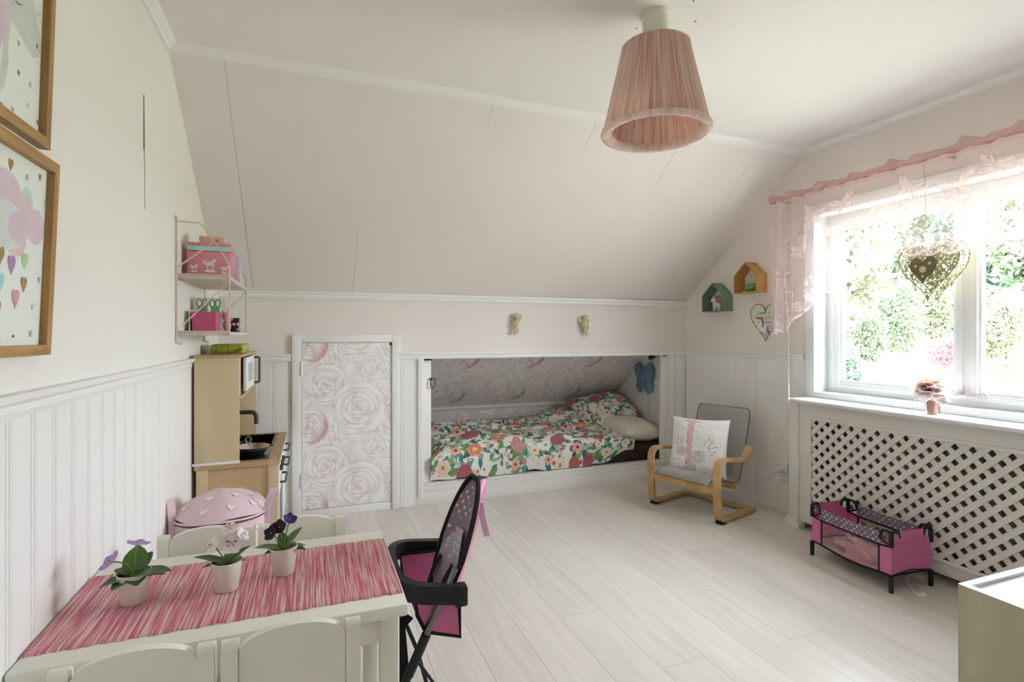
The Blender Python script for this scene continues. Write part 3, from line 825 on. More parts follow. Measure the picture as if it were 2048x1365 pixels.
def rose_paper(U, V, TU=0.574, TV=0.536):
    """printed rose wallpaper built petal by petal; U right, V down, metres"""
    u = np.mod(U, TU); v = np.mod(V, TV)
    pale = np.array(hexc('f6f3f2')); mid = np.array(hexc('ece4e2')); pink = np.array(hexc('ceaaa3')); deep = np.array(hexc('ad7f75'))
    n = fbm(U*11, V*11, 3)
    col = lerp(np.broadcast_to(np.array(hexc('e8dfdd')), U.shape+(3,)), pale, smooth(0.2, 0.8, n))
    RINGS = [(0.80, 0.52, 5, 0.3), (0.58, 0.46, 5, 0.5), (0.40, 0.36, 4, 0.75), (0.24, 0.26, 4, 0.9), (0.11, 0.16, 3, 1.0)]
    for (cx, cy, R, st) in sorted(ROSES, key=lambda r: r[2]):
        sd = int(cx*1000)
        rg = np.random.default_rng(sd)
        petals = []
        for k, (rho, pr, cnt, dk) in enumerate(RINGS):
            a0 = rg.uniform(0, 6.28)
            for j in range(cnt):
                petals.append((a0+6.283*j/cnt+rg.normal()*0.18, rho*rg.uniform(0.88, 1.1), pr*rg.uniform(0.88, 1.12), dk, rg.uniform(0.75, 1.15)))
        for ox in (-TU, 0, TU):
            for oy in (-TV, 0, TV):
                dx = (u-(cx+ox))/R; dy = (v-(cy+oy))/R
                sel = np.nonzero((np.abs(dx) < 1.3) & (np.abs(dy) < 1.3))
                if len(sel[0]) == 0: continue
                X_, Y_ = dx[sel], dy[sel]; C = col[sel]
                wob = 0.05*(fbm(X_*6+sd, Y_*6, 9)-0.5)
                for (an, rho, pr, dk, tone) in petals:
                    ca, sa = math.cos(an), math.sin(an)
                    rad = X_*ca + Y_*sa; tan = -X_*sa + Y_*ca
                    q = np.sqrt(((rad-rho*0.62)/pr)**2 + (tan/(pr*1.35))**2) + wob
                    sh = smooth(1.20, 1.0, q)*smooth(-0.2, 0.4, rad)*(0.22+0.45*dk)*(0.5+0.5*st)      # printed shade under the lip
                    C = C + (deep*(1-0.4*(1-dk))+pink*0.4*(1-dk) - C)*(sh*0.55)[:, None]
                    m = smooth(1.0, 0.965, q)
                    t = np.clip((rad-(rho*0.62-pr))/(2*pr), 0, 1)
                    pc = mid + (pale-mid)*smooth(0.35, 0.95, t)[:, None]
                    lowside = 0.5+0.5*(Y_*0.8+X_*0.6)
                    am = smooth(0.75, 0.15, t)*(0.25+0.55*dk)*tone*(0.4+0.6*st)*np.clip(0.45+0.7*lowside, 0.2, 1.2)
                    pc = pc + (pink-pc)*np.clip(am, 0, 1)[:, None]
                    C = C + (pc-C)*m[:, None]
                if st > 0.8:
                    C = C + (np.array(hexc('c2887c'))-C)*(smooth(0.35, 0.95, np.hypot(X_, Y_))*smooth(1.05, 0.95, np.hypot(X_, Y_))*smooth(0.2, 0.9, X_*0.8+Y_*0.45)*0.75)[:, None]
                col[sel] = C
    return col
P_roses = printed('rose_wallpaper', 0.75)
def paper_quad(name, o, eu, ev, nu, nv, parent, U0=0.0, V0=0.0, sx=1.0, sy=1.0):
    o, eu, ev = (np.array(q, float) for q in (o, eu, ev))
    a, b = np.meshgrid(np.linspace(0, 1, nu), np.linspace(0, 1, nv))
    P = o + a[..., None]*eu + b[..., None]*ev
    C = rose_paper(U0 + a*np.linalg.norm(eu)*sx, V0 + b*np.linalg.norm(ev)*sy)
    return npgrid(name, P, C, P_roses, parent)

# hatch door
door = struct(box('door_1', (-0.055, B_-0.004, 0.055), (0.519, B_+0.010, 1.147), M_white, None, 0.002))
paper_quad('rose_wallpaper', (-0.052, B_-0.0048, 1.144), (0.568, 0, 0), (0, 0, -1.086), 220, 400, door)
for z in (0.93, 0.20):
    mb = MB(); mb.tube([(-0.058, B_-0.018, z), (-0.058, B_-0.018, z+0.10)], 0.0055, 8); mb.box((-0.0575, B_-0.017, z), (-0.050, B_-0.005, z+0.10))
    mb.build('hinge', M_brass, door, True)
box('latch', (0.508, B_-0.007, 1.128), (0.520, B_-0.004, 1.146), M_dark, door)

# rose paper in the alcove
y0a, y1a = B_+0.06, AYB-0.001
paper_quad('rose_wallpaper', (AX0, y0a, az(y0a)+0.006), (AX1-AX0, 0, 0), (0, y1a-y0a, az(y1a)-az(y0a)), 560, 260, wall_asl, U0=0.33, V0=0.10)
paper_quad('rose_wallpaper', (AX0, AYB, 0.52), (AX1-AX0, 0, 0), (0, 0, -0.40), 460, 76, wall_ab, U0=0.1, V0=0.12)

# sliding door leaf parked behind the wall, ring pull on its edge
sd = tag(box('sliding_door', (0.42, B_+0.05, 0.145), (0.806, B_+0.072, 1.03), M_white, None, 0.002), 'white sliding door leaf with black ring pull at the bed opening', 'door')
mb = MB(); c = Vector((0.815, B_+0.040, 0.852))
mb.tube([(c.x+0.0*t, c.y+0.02*math.cos(t)*0.0, c.z) if False else (c.x+0.017*math.cos(t), c.y-0.006, c.z+0.034*math.sin(t)) for t in np.linspace(0, 2*math.pi, 25)[:-1]], 0.0032, 8, closed=True)
mb.build('ring_pull', M_black, sd, True)
mb = MB(); mb.box((0.798, B_+0.034, 0.875), (0.806, B_+0.05, 0.890)); mb.build('pull_plate', M_black, sd)

# ============================================================ BED THINGS
def florals(U, V, seed=0, scale=1.0):
    """dense printed flower fabric: chrysanthemums, peonies, small blossoms, leaves"""
    rg = np.random.default_rng(seed)
    col = np.broadcast_to(np.array(hexc('e6e7e2')), U.shape+(3,)).copy()
    lo = (U.min(), V.min()); hi = (U.max(), V.max())
    area = (hi[0]-lo[0])*(hi[1]-lo[1])
    def sub(cx, cy, R):
        m = (np.abs(U-cx) < R*1.2) & (np.abs(V-cy) < R*1.2)
        return np.nonzero(m)
    def blend(ix, c, a):
        col[ix] = col[ix] + (c - col[ix])*a[..., None]
    greens = [hexc(h) for h in ('5e9a86','7fb8a4','3f7f72','8ab06a','6f9a4e','a8cfbe','4f8f84','2f6660')]
    def leaf(cx, cy, ln, rot, c):
        ix = sub(cx, cy, ln); 
        if len(ix[0]) == 0: return
        dx = U[ix]-cx; dy = V[ix]-cy; a = dx*math.cos(rot)+dy*math.sin(rot); b = -dx*math.sin(rot)+dy*math.cos(rot)
        t = np.clip(a/ln, 0, 1); w = 0.24*ln*np.sin(np.pi*t**0.8)
        m = ((a > 0) & (a < ln))*np.clip((w-np.abs(b))/(0.05*ln), 0, 1)
        vein = 1-0.35*np.exp(-(b/(0.02*ln))**2) - 0.12*(np.sin(a/ln*40+np.abs(b)/ln*60) > 0.3)
        blend(ix, np.array(c)*vein[..., None], m*0.95)
    def mum(cx, cy, R, c1, c2):
        ix = sub(cx, cy, R); 
        if len(ix[0]) == 0: return
        dx = U[ix]-cx; dy = V[ix]-cy; r = np.hypot(dx, dy)/R; th = np.arctan2(dy, dx)
        lay = np.floor(r*4.0); n = 7+lay*4
        p = np.abs(np.mod(th*n/(2*np.pi)+lay*0.5, 1)-0.5)*2
        m = np.clip((1.0-0.14*p-r)/0.06, 0, 1)
        lf = r*4.0-lay
        t = np.clip((1-p)*1.6-0.25, 0, 1)*(0.35+0.65*lf)
        blend(ix, np.array(c1)*(1-t[..., None])+np.array(c2)*t[..., None], m)
    def peony(cx, cy, R, c1, c2, heart):
        ix = sub(cx, cy, R); 
        if len(ix[0]) == 0: return
        dx = U[ix]-cx; dy = V[ix]-cy; r = np.hypot(dx, dy)/R; th = np.arctan2(dy, dx)
        ed = 0.86+0.10*np.cos(6*th+cx*50); m = np.clip((ed-r)/0.06, 0, 1)
        f = np.mod(r*2.6+0.25*np.sin(5*th+cx*70), 1)
        c = np.array(c1)*(1-f[..., None])+np.array(c2)*f[..., None]
        hm = np.clip((0.26-r)/0.08, 0, 1)[..., None]; c = c*(1-hm)+np.array(heart)*hm
        blend(ix, c, m)
    K = area/(scale*scale)
    for k in range(int(K*620)):
        leaf(rg.uniform(lo[0], hi[0]), rg.uniform(lo[1], hi[1]), scale*rg.uniform(0.03, 0.075), rg.uniform(0, 6.28), greens[rg.integers(0, 8)])
    for k in range(int(K*620)):
        cx, cy = rg.uniform(lo[0], hi[0]), rg.uniform(lo[1], hi[1]); c = [(0.75,0.32,0.30),(0.85,0.55,0.45),(0.9,0.85,0.78),(0.35,0.10,0.16),(0.8,0.7,0.5)][rg.integers(0, 5)]
        peony(cx, cy, scale*rg.uniform(0.007, 0.014), c, c, (0.5, 0.3, 0.12))
    pts = []
    for k in range(6000):
        p = (rg.uniform(lo[0], hi[0]), rg.uniform(lo[1], hi[1])); R = scale*rg.choice([0.058, 0.05, 0.04, 0.03], p=[0.22, 0.28, 0.28, 0.22])
        if all(math.hypot(p[0]-q[0], p[1]-q[1]) > (R+q[2])*1.12 for q in pts): pts.append((p[0], p[1], R))
        if len(pts) > K*75: break
    for (cx, cy, R) in pts:
        for j in range(3): leaf(cx+rg.normal()*R*0.3, cy+rg.normal()*R*0.3, R*1.7, rg.uniform(0, 6.28), greens[rg.integers(0, 8)])
        q = rg.random()
        if R > 0.045*scale:
            if q < 0.42: mum(cx, cy, R, hexc('7c2034'), hexc('e6a0a2'))
            elif q < 0.62: mum(cx, cy, R, hexc('a85654'), hexc('f2dccf'))
            elif q < 0.85: peony(cx, cy, R, hexc('c9584a'), hexc('ecb08c'), hexc('e8d08a'))
            else: peony(cx, cy, R, hexc('e0b7a0'), hexc('efe0d0'), hexc('c58a62'))
        else:
            if q < 0.3: mum(cx, cy, R, hexc('8f2c3e'), hexc('e2a09a'))
            elif q < 0.65: peony(cx, cy, R, hexc('d98a78'), hexc('f0cdbb'), hexc('7a2230'))
            else: peony(cx, cy, R, hexc('e9c9a8'), hexc('f3e6d6'), hexc('c98a4a'))
    return col
P_floral = printed('floral_cotton', 0.8, bump=0.1, bscale=500, sheen=0.1)

mattress = thing('mattress', 'dark brown mattress lying in the bed alcove under the duvet', 'mattress', (1.8, 4.2, 0.143))
M_matt = plain('dark_brown_fabric', hexc('33241f'), 0.9, bump=0.3, bscale=300)
mb = MB().box((0.84, 3.77, 0.1435), (2.835, 4.66, 0.285), bev=0.03); mb.build('cover', M_matt, mattress, True)

# duvet: a quilted sheet draped over the mattress, front edge hanging to the ledge
du = thing('duvet', 'rumpled floral duvet with red chrysanthemums spread over the alcove bed', 'duvet', (1.65, 4.2, 0.285))
NUd, NVd = 640, 420
a, bq = np.meshgrid(np.linspace(0, 1, NUd), np.linspace(0, 1, NVd))
# right end runs diagonally: the front corner is folded back towards the foot
Xend = 2.53 - 0.03*np.cos(bq*6)
Xd = 0.800 + a*(Xend-0.800)
s = bq*1.32                                     # arc length from the hem at the front, over the crest, to the back wall
crest = 0.345 + 0.045*np.sin(a*3.0+0.4) + 0.03*smooth(0.55, 0.9, a)
front = 0.13
hem = 0.146 + 0.012*np.sin(a*17)+0.008*np.sin(a*41+1) + 0.12*smooth(0.80, 1.0, a)         # hem lifts near the pillow end
tt = np.clip(s/0.30, 0, 1)
Yd = np.where(s < 0.30, 3.756 - 0.036*np.sin(tt*np.pi) + 0.085*tt**2, 3.837 + (s-0.30)/1.02*(4.655-3.837))
Zd = np.where(s < 0.30, hem + (crest-hem)*np.sin(tt*np.pi/2)**0.8, crest + (0.425-crest)*smooth(0.30, 1.32, s))
rgd = np.random.default_rng(11)
W = np.zeros_like(Zd)
for k in range(26):     # puffs and creases
    cx, cy, rx, ry, h, ro = rgd.uniform(0.85, 2.45), rgd.uniform(0.1, 1.25), rgd.uniform(0.08, 0.30), rgd.uniform(0.05, 0.16), rgd.uniform(-0.03, 0.062), rgd.uniform(-0.7, 0.7)
    dx, dy = Xd-cx, s-cy; p = (dx*math.cos(ro)+dy*math.sin(ro))/rx; q = (-dx*math.sin(ro)+dy*math.cos(ro))/ry
    W += h*np.exp(-p*p-q*q)
for k in range(22):
    x0, y0 = rgd.uniform(0.85, 2.4), rgd.uniform(0.1, 1.2); an = rgd.uniform(-0.9, 0.9); ln = rgd.uniform(0.08, 0.22)
    dx, dy = Xd-x0, s-y0; p = (dx*math.cos(an)+dy*math.sin(an))/ln; q = (-dx*math.sin(an)+dy*math.cos(an))/0.016
    W += -0.028*np.exp(-p*p)*np.exp(-q*q)+0.010*np.exp(-p*p)*np.exp(-(q-1.8)**2)
W += 0.010*(fbm(Xd*7, s*7, 5)-0.5)*2
edgeL = smooth(0.0, 0.05, a)*smooth(1.0, 0.955, a)
drop = 0.09*(1-edgeL)
Zd = Zd + W*smooth(0.02, 0.12, s) - drop*smooth(0.12, 0.35, s)
# head end: piled up high where the fold of the cover lies by the pillow
Zd += 0.075*smooth(0.62, 0.84, a)*smooth(0.35, 0.62, bq)*smooth(1.0, 0.86, a)
Zd = np.maximum(Zd, 0.148 + 0.0*Zd); 
inside = (Yd > 3.80)&(Xd > 0.83)
Zd = np.where(inside, np.maximum(Zd, 0.293), Zd)
Yd = Yd - (0.5*W+0.012*np.sin(a*17+0.5)*np.sin(tt*np.pi))*(s < 0.3)
# roll the hem and ends under
npgrid('quilt_cover', np.stack([Xd, Yd, Zd], -1), florals(Xd, s, 4, 1.32), P_floral, du)

def pillow(name, label, cat, M, w, d, h, cols=None, mat=None, n=90, seed=0, piping=None):
    """soft cushion: local x = width, y = depth, z = thickness"""
    t = thing(name, label, cat, tuple(M.translation))
    u, v = np.meshgrid(np.linspace(-1, 1, n), np.linspace(-1, 1, n))
    prof = np.clip((1-np.abs(u)**2.6)*(1-np.abs(v)**2.6), 0, 1)**0.5
    pin = 1-0.07*(1-np.abs(v)**2)*np.abs(u)**2; pin2 = 1-0.07*(1-np.abs(u)**2)*np.abs(v)**2
    wr = 0.10*h*(fbm(u*3+seed, v*3, seed)-0.5)*prof + 0.05*h*(fbm(u*9+seed, v*9, seed)-0.5)*prof
    for sg, nm in ((1, 'front'), (-1, 'back')):
        Pl = np.stack([u*w/2*pin, v*d/2*pin2, sg*(prof*h/2+wr)], -1).reshape(-1, 3)
        R3 = np.array(M.to_3x3()); Pw = Pl @ R3.T + np.array(M.translation)
        C = cols(u*w/2+w/2, v*d/2+d/2, sg) if cols else None
        npgrid(nm+'_panel', Pw.reshape(n, n, 3), C, mat, t, flip=(sg < 0))
    if piping:
        ed = []
        k = 40
        for (ua, va, ub, vb) in ((-1,-1,1,-1),(1,-1,1,1),(1,1,-1,1),(-1,1,-1,-1)):
            for q in range(k):
                uu = ua+(ub-ua)*q/k; vv_ = va+(vb-va)*q/k
                ed.append(M @ Vector((uu*w/2*(1-0.07*(1-vv_**2)*uu**2), vv_*d/2*(1-0.07*(1-uu**2)*vv_**2), 0)))
        mb = MB(); mb.tube(ed, 0.003, 6, closed=True); mb.build('piping', piping, t, True)
    return t
def orient(loc, xdir, nrm):
    """matrix with local x=xdir, local z=nrm"""
    z = Vector(nrm).normalized(); x = Vector(xdir); x = (x - z*x.dot(z)).normalized(); y = z.cross(x)
    return Matrix(((x.x,y.x,z.x,loc[0]),(x.y,y.y,z.y,loc[1]),(x.z,y.z,z.z,loc[2]),(0,0,0,1)))
M_linen = plain('cream_pillow_linen', hexc('ded6c8'), 0.85, bump=0.15, bscale=400)
pillow('pillow', 'plain cream pillow at the head of the alcove bed', 'pillow', orient((2.625, 3.985, 0.382), (1, 0.1, 0.0), (0.10, -0.10, 1)), 0.43, 0.44, 0.19, None, M_linen, 70, 2)
pillow('pillow', 'floral pillow leaning on top of the plain cream pillow', 'pillow', orient((2.54, 4.29, 0.515), (1, 0.12, -0.02), (-0.10, -0.55, 1)), 0.58, 0.42, 0.17, lambda U, V, sg: florals(U+sg*0.9, V, 21+sg, 1.3), P_floral, 130, 5)
# ============================================================ PICTURES ON THE LEFT WALL
M_frame = wood('oak_frame', hexc('9a7446'), hexc('c39a62'), rough=0.5, scale=(60, 60, 4), rnd=0.04)
M_frameH = wood('oak_frame_rail', hexc('9a7446'), hexc('c39a62'), rough=0.5, scale=(60, 4, 60), rnd=0.04)
M_paper = plain('art_paper', hexc('e6e8e0'), 0.7, var=0.01)
WC = {k: plain('watercolour_'+k, hexc(h), 0.8, var=0.10, vscale=28) for k, h in dict(lilac='d8c2cc', mauve='cdb4c2', mint='c2dccf', pink='dcc4c6', heartpink='d49aa2', purple='a88ab0', green='b4cf9a', gold='a98a58', blue='a9cfd6', grey='cfd0ca', palegrey='d6d7d2', stargrey='b9b8b6', dark='4a4642').items()}
M_pglass = thin_glass('picture_glass', refl=0.02)
def picture(label, zb_, H_, W_, yr, xb, xt, shapes):
    """frame leaning slightly off the wall at the top; shapes drawn in (distance from right edge, height) metres"""
    t = thing('picture_frame', label, 'picture', (L_, yr-W_/2, zb_))
    tilt = math.atan2(xt-xb, H_)
    M = Matrix.Translation((xb, yr, zb_)) @ Matrix.Rotation(tilt, 4, 'Y')
    # local: x out of wall (front at 0), y to the left is negative, z up
    fw, fd = 0.021, 0.020
    MB().prism([(0,0),(0,H_),(-fw,H_-fw),(-fw,fw)], -fd, 0, 'yz', M).build('frame_side', M_frame, t)
    MB().prism([(-W_,0),(-W_+fw,fw),(-W_+fw,H_-fw),(-W_,H_)], -fd, 0, 'yz', M).build('frame_side', M_frame, t)
    MB().prism([(0,0),(-fw,fw),(-W_+fw,fw),(-W_,0)], -fd, 0, 'yz', M).build('frame_rail', M_frameH, t)
    MB().prism([(0,H_),(-W_,H_),(-W_+fw,H_-fw),(-fw,H_-fw)], -fd, 0, 'yz', M).build('frame_rail', M_frameH, t)
    pp = MB().box((-0.016, -W_+0.01, 0.01), (-0.014, -0.01, H_-0.01), M).build('print', M_paper, t)
    lay = 0
    for (poly, mk) in shapes:
        lay += 1
        x = -0.0138 + lay*0.00004
        MB().prism(poly, x, x+0.00003, 'yz', M).build('print_motif', WC[mk], pp)
    return t
def ell(cy, cz, ry, rz_, n=28, rot=0): return [(cy+ry*math.cos(t)*math.cos(rot)-rz_*math.sin(t)*math.sin(rot), cz+ry*math.cos(t)*math.sin(rot)+rz_*math.sin(t)*math.cos(rot)) for t in np.linspace(0, 2*math.pi, n+1)[:-1]]
def hrt(cy, cz, s): return [(cy+p[0]*s, cz+p[1]*s*1.35) for p in heart2d(22)]
def str_(cy, cz, s): return [(cy+p[0], cz+p[1]) for p in star2d(s)]
YR = 1.405
def pl(px, py, z0):  # photo point -> picture-local coordinates on the print plane
    p = onX(px, py, L_+0.014); return (p.y - YR, p.z - z0)
Z1 = 1.158
low = [(ell(*pl(5,392,Z1),0.06,0.05),'lilac'),(ell(*pl(48,420,Z1),0.027,0.045),'mint'),(ell(*pl(68,455,Z1),0.034,0.036),'lilac'),(ell(*pl(46,428,Z1),0.025,0.038),'pink'),(ell(*pl(30,480,Z1),0.038,0.032),'pink'),(ell(*pl(10,450,Z1),0.07,0.045),'palegrey'),(ell(*pl(35,455,Z1),0.04,0.03),'lilac')]
for (px, py, s, mk) in ((13,330,0.018,'gold'),(72,355,0.011,'gold'),(24,532,0.028,'purple'),(50,524,0.026,'green'),(50,571,0.024,'gold'),(35,600,0.028,'heartpink'),(2,568,0.03,'blue'),(1,512,0.026,'gold'),(80,562,0.011,'stargrey'),(0,620,0.024,'purple')):
    low.append((hrt(*pl(px,py,Z1),s),mk))
for (px, py, s, mk) in ((97,363,0.009,'gold'),(46,355,0.008,'stargrey'),(98,447,0.006,'gold'),(84,405,0.007,'stargrey'),(86,513,0.008,'stargrey'),(70,614,0.008,'mint'),(68,668,0.009,'stargrey'),(6,683,0.009,'mint'),(34,673,0.004,'dark')):
    low.append((str_(*pl(px,py,Z1),s),mk))
picture('lower oak framed print of a pastel cloud raining hearts', Z1, 0.405, 0.30, YR, L_+0.020, L_+0.036, low)
Z2 = 1.592
up = []
legp = [(25,-40),(60,-30),(72,30),(86,92),(87,104),(80,117),(72,118),(63,108),(52,86),(27,42),(22,90),(24,130),(18,175),(10,184),(8,170),(12,100),(10,40),(0,0)]
up.append(([pl(px,py,Z2) for px,py in legp],'grey'))
up.append(([pl(px,py,Z2) for px,py in ((-5,-40),(8,-20),(16,30),(14,62),(8,100),(0,110),(-12,60))],'lilac'))
up.append(([pl(px,py,Z2) for px,py in ((-4,100),(6,120),(7,150),(2,172),(-8,160))],'pink'))
up.append((ell(*pl(22,4,Z2),0.012,0.010),'pink'))
up.append((ell(*pl(77,94,Z2),0.0025,0.006),'dark'))
up.append(([pl(px,py,Z2) for px,py in ((33,2),(38,8),(47,12),(47,13.5),(37,10),(32,3)) ],'dark'))
for (px, py, s, mk) in ((91,28,0.009,'gold'),(44,149,0.009,'gold'),(13,213,0.009,'gold'),(83,248,0.010,'gold'),(42,90,0.010,'stargrey'),(88,195,0.010,'stargrey'),(35,223,0.010,'stargrey'),(62,254,0.009,'lilac')):
    up.append((hrt(*pl(px,py,Z2),s),mk))
for (px, py, s, mk) in ((75,28,0.009,'mint'),(92,68,0.007,'mint'),(67,171,0.008,'mint'),(64,214,0.008,'mint'),(88,145,0.008,'mint')):
    up.append((str_(*pl(px,py,Z2),s),mk))
picture('upper oak framed print of a pale winged unicorn with small hearts', Z2, 0.405, 0.30, YR-0.002, L_+0.020, L_+0.032, up)

# ============================================================ WIRE WALL SHELF AND WHAT STANDS ON IT
M_wire = plain('pale_pink_wire', hexc('d9c2b4'), 0.45)
M_shelf = plain('beige_shelf_board', hexc('cfc6b8'), 0.5)
SY0, SY1, SX1 = 2.604, 3.24, -0.333
shelf = thing('wall_shelf', 'two tier wall shelf with pale pink wire ladder sides', 'shelf', (L_, 2.92, 1.19))
for y in (SY0, SY1):
    mb = MB(); r = 0.0035; xw = L_+0.006
    mb.tube([(xw,y,1.168),(xw,y,1.70)], r, 6)
    mb.tube(arc_fillet([(xw,y,1.682),(-0.44,y,1.680),(SX1,y,1.508),(SX1,y,1.193)],0.02), r, 6)
    mb.tube([(xw,y,1.485),(-0.392,y,1.602)], 0.003, 6)
    mb.tube([(SX1,y,1.435),(-0.515,y,1.235)], 0.003, 6)
    mb.tube([(xw,y,1.168),(xw+0.012,y,1.158),(xw+0.018,y,1.168)], r, 6)
    mb.tube([(xw,y,1.215),(SX1,y,1.215)], 0.0025, 6); mb.tube([(xw,y,1.459),(SX1,y,1.459)], 0.0025, 6)
    mb.build('wire_side', M_wire, shelf, True)
for z in (1.197, 1.441):
    box('shelf_board', (L_+0.002, SY0+0.004, z), (SX1+0.004, SY1-0.004, z+0.016), M_shelf, shelf, 0.002)
for y in (SY0, SY1):
    for z in (1.70, 1.172):
        MB().lathe([(0.007,0),(0.007,0.006)], 10, Matrix.Translation((L_+0.001,y,z)) @ Matrix.Rotation(math.pi/2,4,'Y')).build('screw', M_steel, shelf)
zs1, zs0 = 1.4575, 1.2135
# pink unicorn box
M_pkbox = plain('pink_printed_card', hexc('d68a9c'), 0.45, var=0.06, vscale=25)
M_teal = plain('teal_print', hexc('a9d6d6'), 0.5, var=0.1, vscale=60)
M_motif = plain('white_print', hexc('e9e2dc'), 0.5, var=0.08, vscale=80)
jb = thing('jewellery_box', 'pink jewellery box printed with white unicorns on the upper shelf', 'box', (-0.43, 2.78, zs1))
box('box_body', (-0.512, 2.715, zs1), (-0.342, 2.85, zs1+0.118), M_pkbox, jb, 0.002)
lid = box('lid', (-0.513, 2.714, zs1+0.1195), (-0.341, 2.851, zs1+0.156), M_pkbox, jb, 0.002)
box('band', (-0.5132, 2.7135, zs1+0.121), (-0.3408, 2.716, zs1+0.140), M_teal, lid)
for (cx, cz, sc) in ((-0.487, zs1+0.045, 0.75), (-0.425, zs1+0.062, 1.25), (-0.366, zs1+0.042, 0.75)):
    mb = MB(); y = 2.7142
    for (ox, oz, ra, rb, ro) in ((0,0,0.015,0.008,0.1),(0.013,0.011,0.008,0.0055,0.6),(-0.009,-0.011,0.003,0.010,0.15),(0.009,-0.011,0.003,0.010,-0.1),(-0.017,0.006,0.009,0.0035,0.8),(0.0,-0.026,0.019,0.005,0.0)):
        mb.prism(ell(cx+ox*sc, cz+oz*sc, ra*sc, rb*sc, 14, ro), y, y+0.0006, 'xz')
    mb.build('unicorn_motif', M_motif, jb)
M_peach = plain('peach_card', hexc('d9b29a'), 0.6)
pb = thing('gift_box', 'small peach card box lying on the pink jewellery box', 'box', (-0.43, 2.80, zs1+0.156))
MB().box((-0.475, 2.755, zs1+0.1565), (-0.375, 2.835, zs1+0.192), bev=0.002).build('card', M_peach, pb, True)
MB().prism(ell(-0.405, zs1+0.173, 0.009, 0.006, 14), 2.7535, 2.7545, 'xz').build('emblem', plain('grey_print', hexc('8a8580'), 0.5), pb)
M_lav = plain('lavender_card', hexc('cfc0cf'), 0.5, var=0.1, vscale=50)
mc = thing('drawer_box', 'small lavender jewellery cabinet with tiny knobs behind the pink box', 'box', (-0.40, 3.06, zs1))
box('body', (-0.47, 3.00, zs1), (-0.338, 3.12, zs1+0.135), M_lav, mc, 0.002)
for k, z in enumerate((0.008, 0.05, 0.092)):
    dr = box('drawer', (-0.466, 2.997, zs1+z), (-0.342, 3.001, zs1+z+0.037), plain('lavender_drawer', hexc('d6bfc8'), 0.5, var=0.1, vscale=60), mc, 0.001)
    MB().ball((-0.362, 2.994, zs1+z+0.018), 0.005, 8).build('knob', M_steel, dr, True)
# lower shelf
M_tub = plain('pink_plastic', hexc('c65a80'), 0.35)
tub = thing('plastic_tub', 'pink plastic tub on the lower wire shelf', 'tub', (-0.455, 2.82, zs0))
mb = MB(); ro = [(-0.508,2.765),(-0.410,2.765),(-0.402,2.78),(-0.402,2.86),(-0.410,2.875),(-0.508,2.875)]
def taper(ps, k): c = (sum(p[0] for p in ps)/len(ps), sum(p[1] for p in ps)/len(ps)); return [(c[0]+(p[0]-c[0])*k, c[1]+(p[1]-c[1])*k) for p in ps]
n = len(ro); lo_ = [(p[0],p[1],zs0+0.0005) for p in taper(ro,0.92)]; hi_ = [(p[0],p[1],zs0+0.078) for p in ro]
mb.add(lo_+hi_, [tuple(range(n-1,-1,-1)), tuple(range(n,2*n))]+[(i,(i+1)%n,n+(i+1)%n,n+i) for i in range(n)]); mb.build('tub_body', M_tub, tub)
MB().prism(taper(ro,1.03), zs0+0.078, zs0+0.092, 'xy').build('lid', M_tub, tub)
card = tag(box('white_card', (-0.519, 2.772, zs0+0.0005), (-0.514, 2.88, zs0+0.10), M_paper, None, 0.0005), 'white card standing between the wall and the pink tub', 'card')
cb = thing('clear_box', 'clear plastic box with a green bow standing behind the pink tub', 'box', (-0.44, 2.96, zs0))
MB().box((-0.525, 2.90, zs0+0.0005), (-0.405, 3.02, zs0+0.165)).build('clear_case', thin_glass('clear_plastic', (0.9, 0.93, 0.9), 0.08), cb)
M_gr = plain('green_gel', hexc('58b85a'), 0.3)
M_gr2 = plain('dull_green_gel', hexc('9ab89a'), 0.4)
for cx, mm in ((-0.492, M_gr2), (-0.437, M_gr)):
    mb = MB()
    for q in (-1, 1): mb.tube([(cx+q*0.012+0.011*math.cos(t), 2.93, zs0+0.140+0.018*math.sin(t)) for t in np.linspace(0, 2*math.pi, 15)[:-1]], 0.004, 6, closed=True)
    mb.box((cx-0.018, 2.92, zs0+0.004), (cx+0.018, 2.96, zs0+0.122)); mb.build('green_bow', mm, cb, True)
M_bp = bpy.data.materials.new('black_pink_pattern'); M_bp.use_nodes = True
nt = M_bp.node_tree; vo = nt.nodes.new('ShaderNodeTexVoronoi'); vo.inputs['Scale'].default_value = 45; tcn = nt.nodes.new('ShaderNodeTexCoord')
crn = nt.nodes.new('ShaderNodeValToRGB'); crn.color_ramp.interpolation = 'CONSTANT'
crn.color_ramp.elements[0].color = c4(hexc('e0a0ac')); crn.color_ramp.elements[1].color = (0.01,0.01,0.012,1); crn.color_ramp.elements[1].position = 0.42
nt.links.new(tcn.outputs['Object'], vo.inputs['Vector']); nt.links.new(vo.outputs['Distance'], crn.inputs['Fac']); nt.links.new(crn.outputs['Color'], nt.nodes['Principled BSDF'].inputs['Base Color'])
kb = thing('trinket_box', 'black trinket box with pink swirls beside the pink tub', 'box', (-0.36, 2.99, zs0))
box('box_body', (-0.395, 2.955, zs0+0.0005), (-0.338, 3.015, zs0+0.052), M_bp, kb, 0.002)
box('lid', (-0.397, 2.953, zs0+0.0525), (-0.336, 3.017, zs0+0.07), M_bp, kb, 0.002)
toy = thing('plush_toy', 'small pink plush peeking between the pink tub and the black box', 'toy', (-0.376, 2.90, zs0))
mb = MB(); mb.ball((-0.380, 2.89, zs0+0.032), (0.018,0.018,0.0315), 12); mb.ball((-0.383, 2.89, zs0+0.076), (0.020,0.018,0.02), 12); mb.ball((-0.396, 2.89, zs0+0.096), 0.007, 8); mb.ball((-0.370, 2.89, zs0+0.096), 0.007, 8)
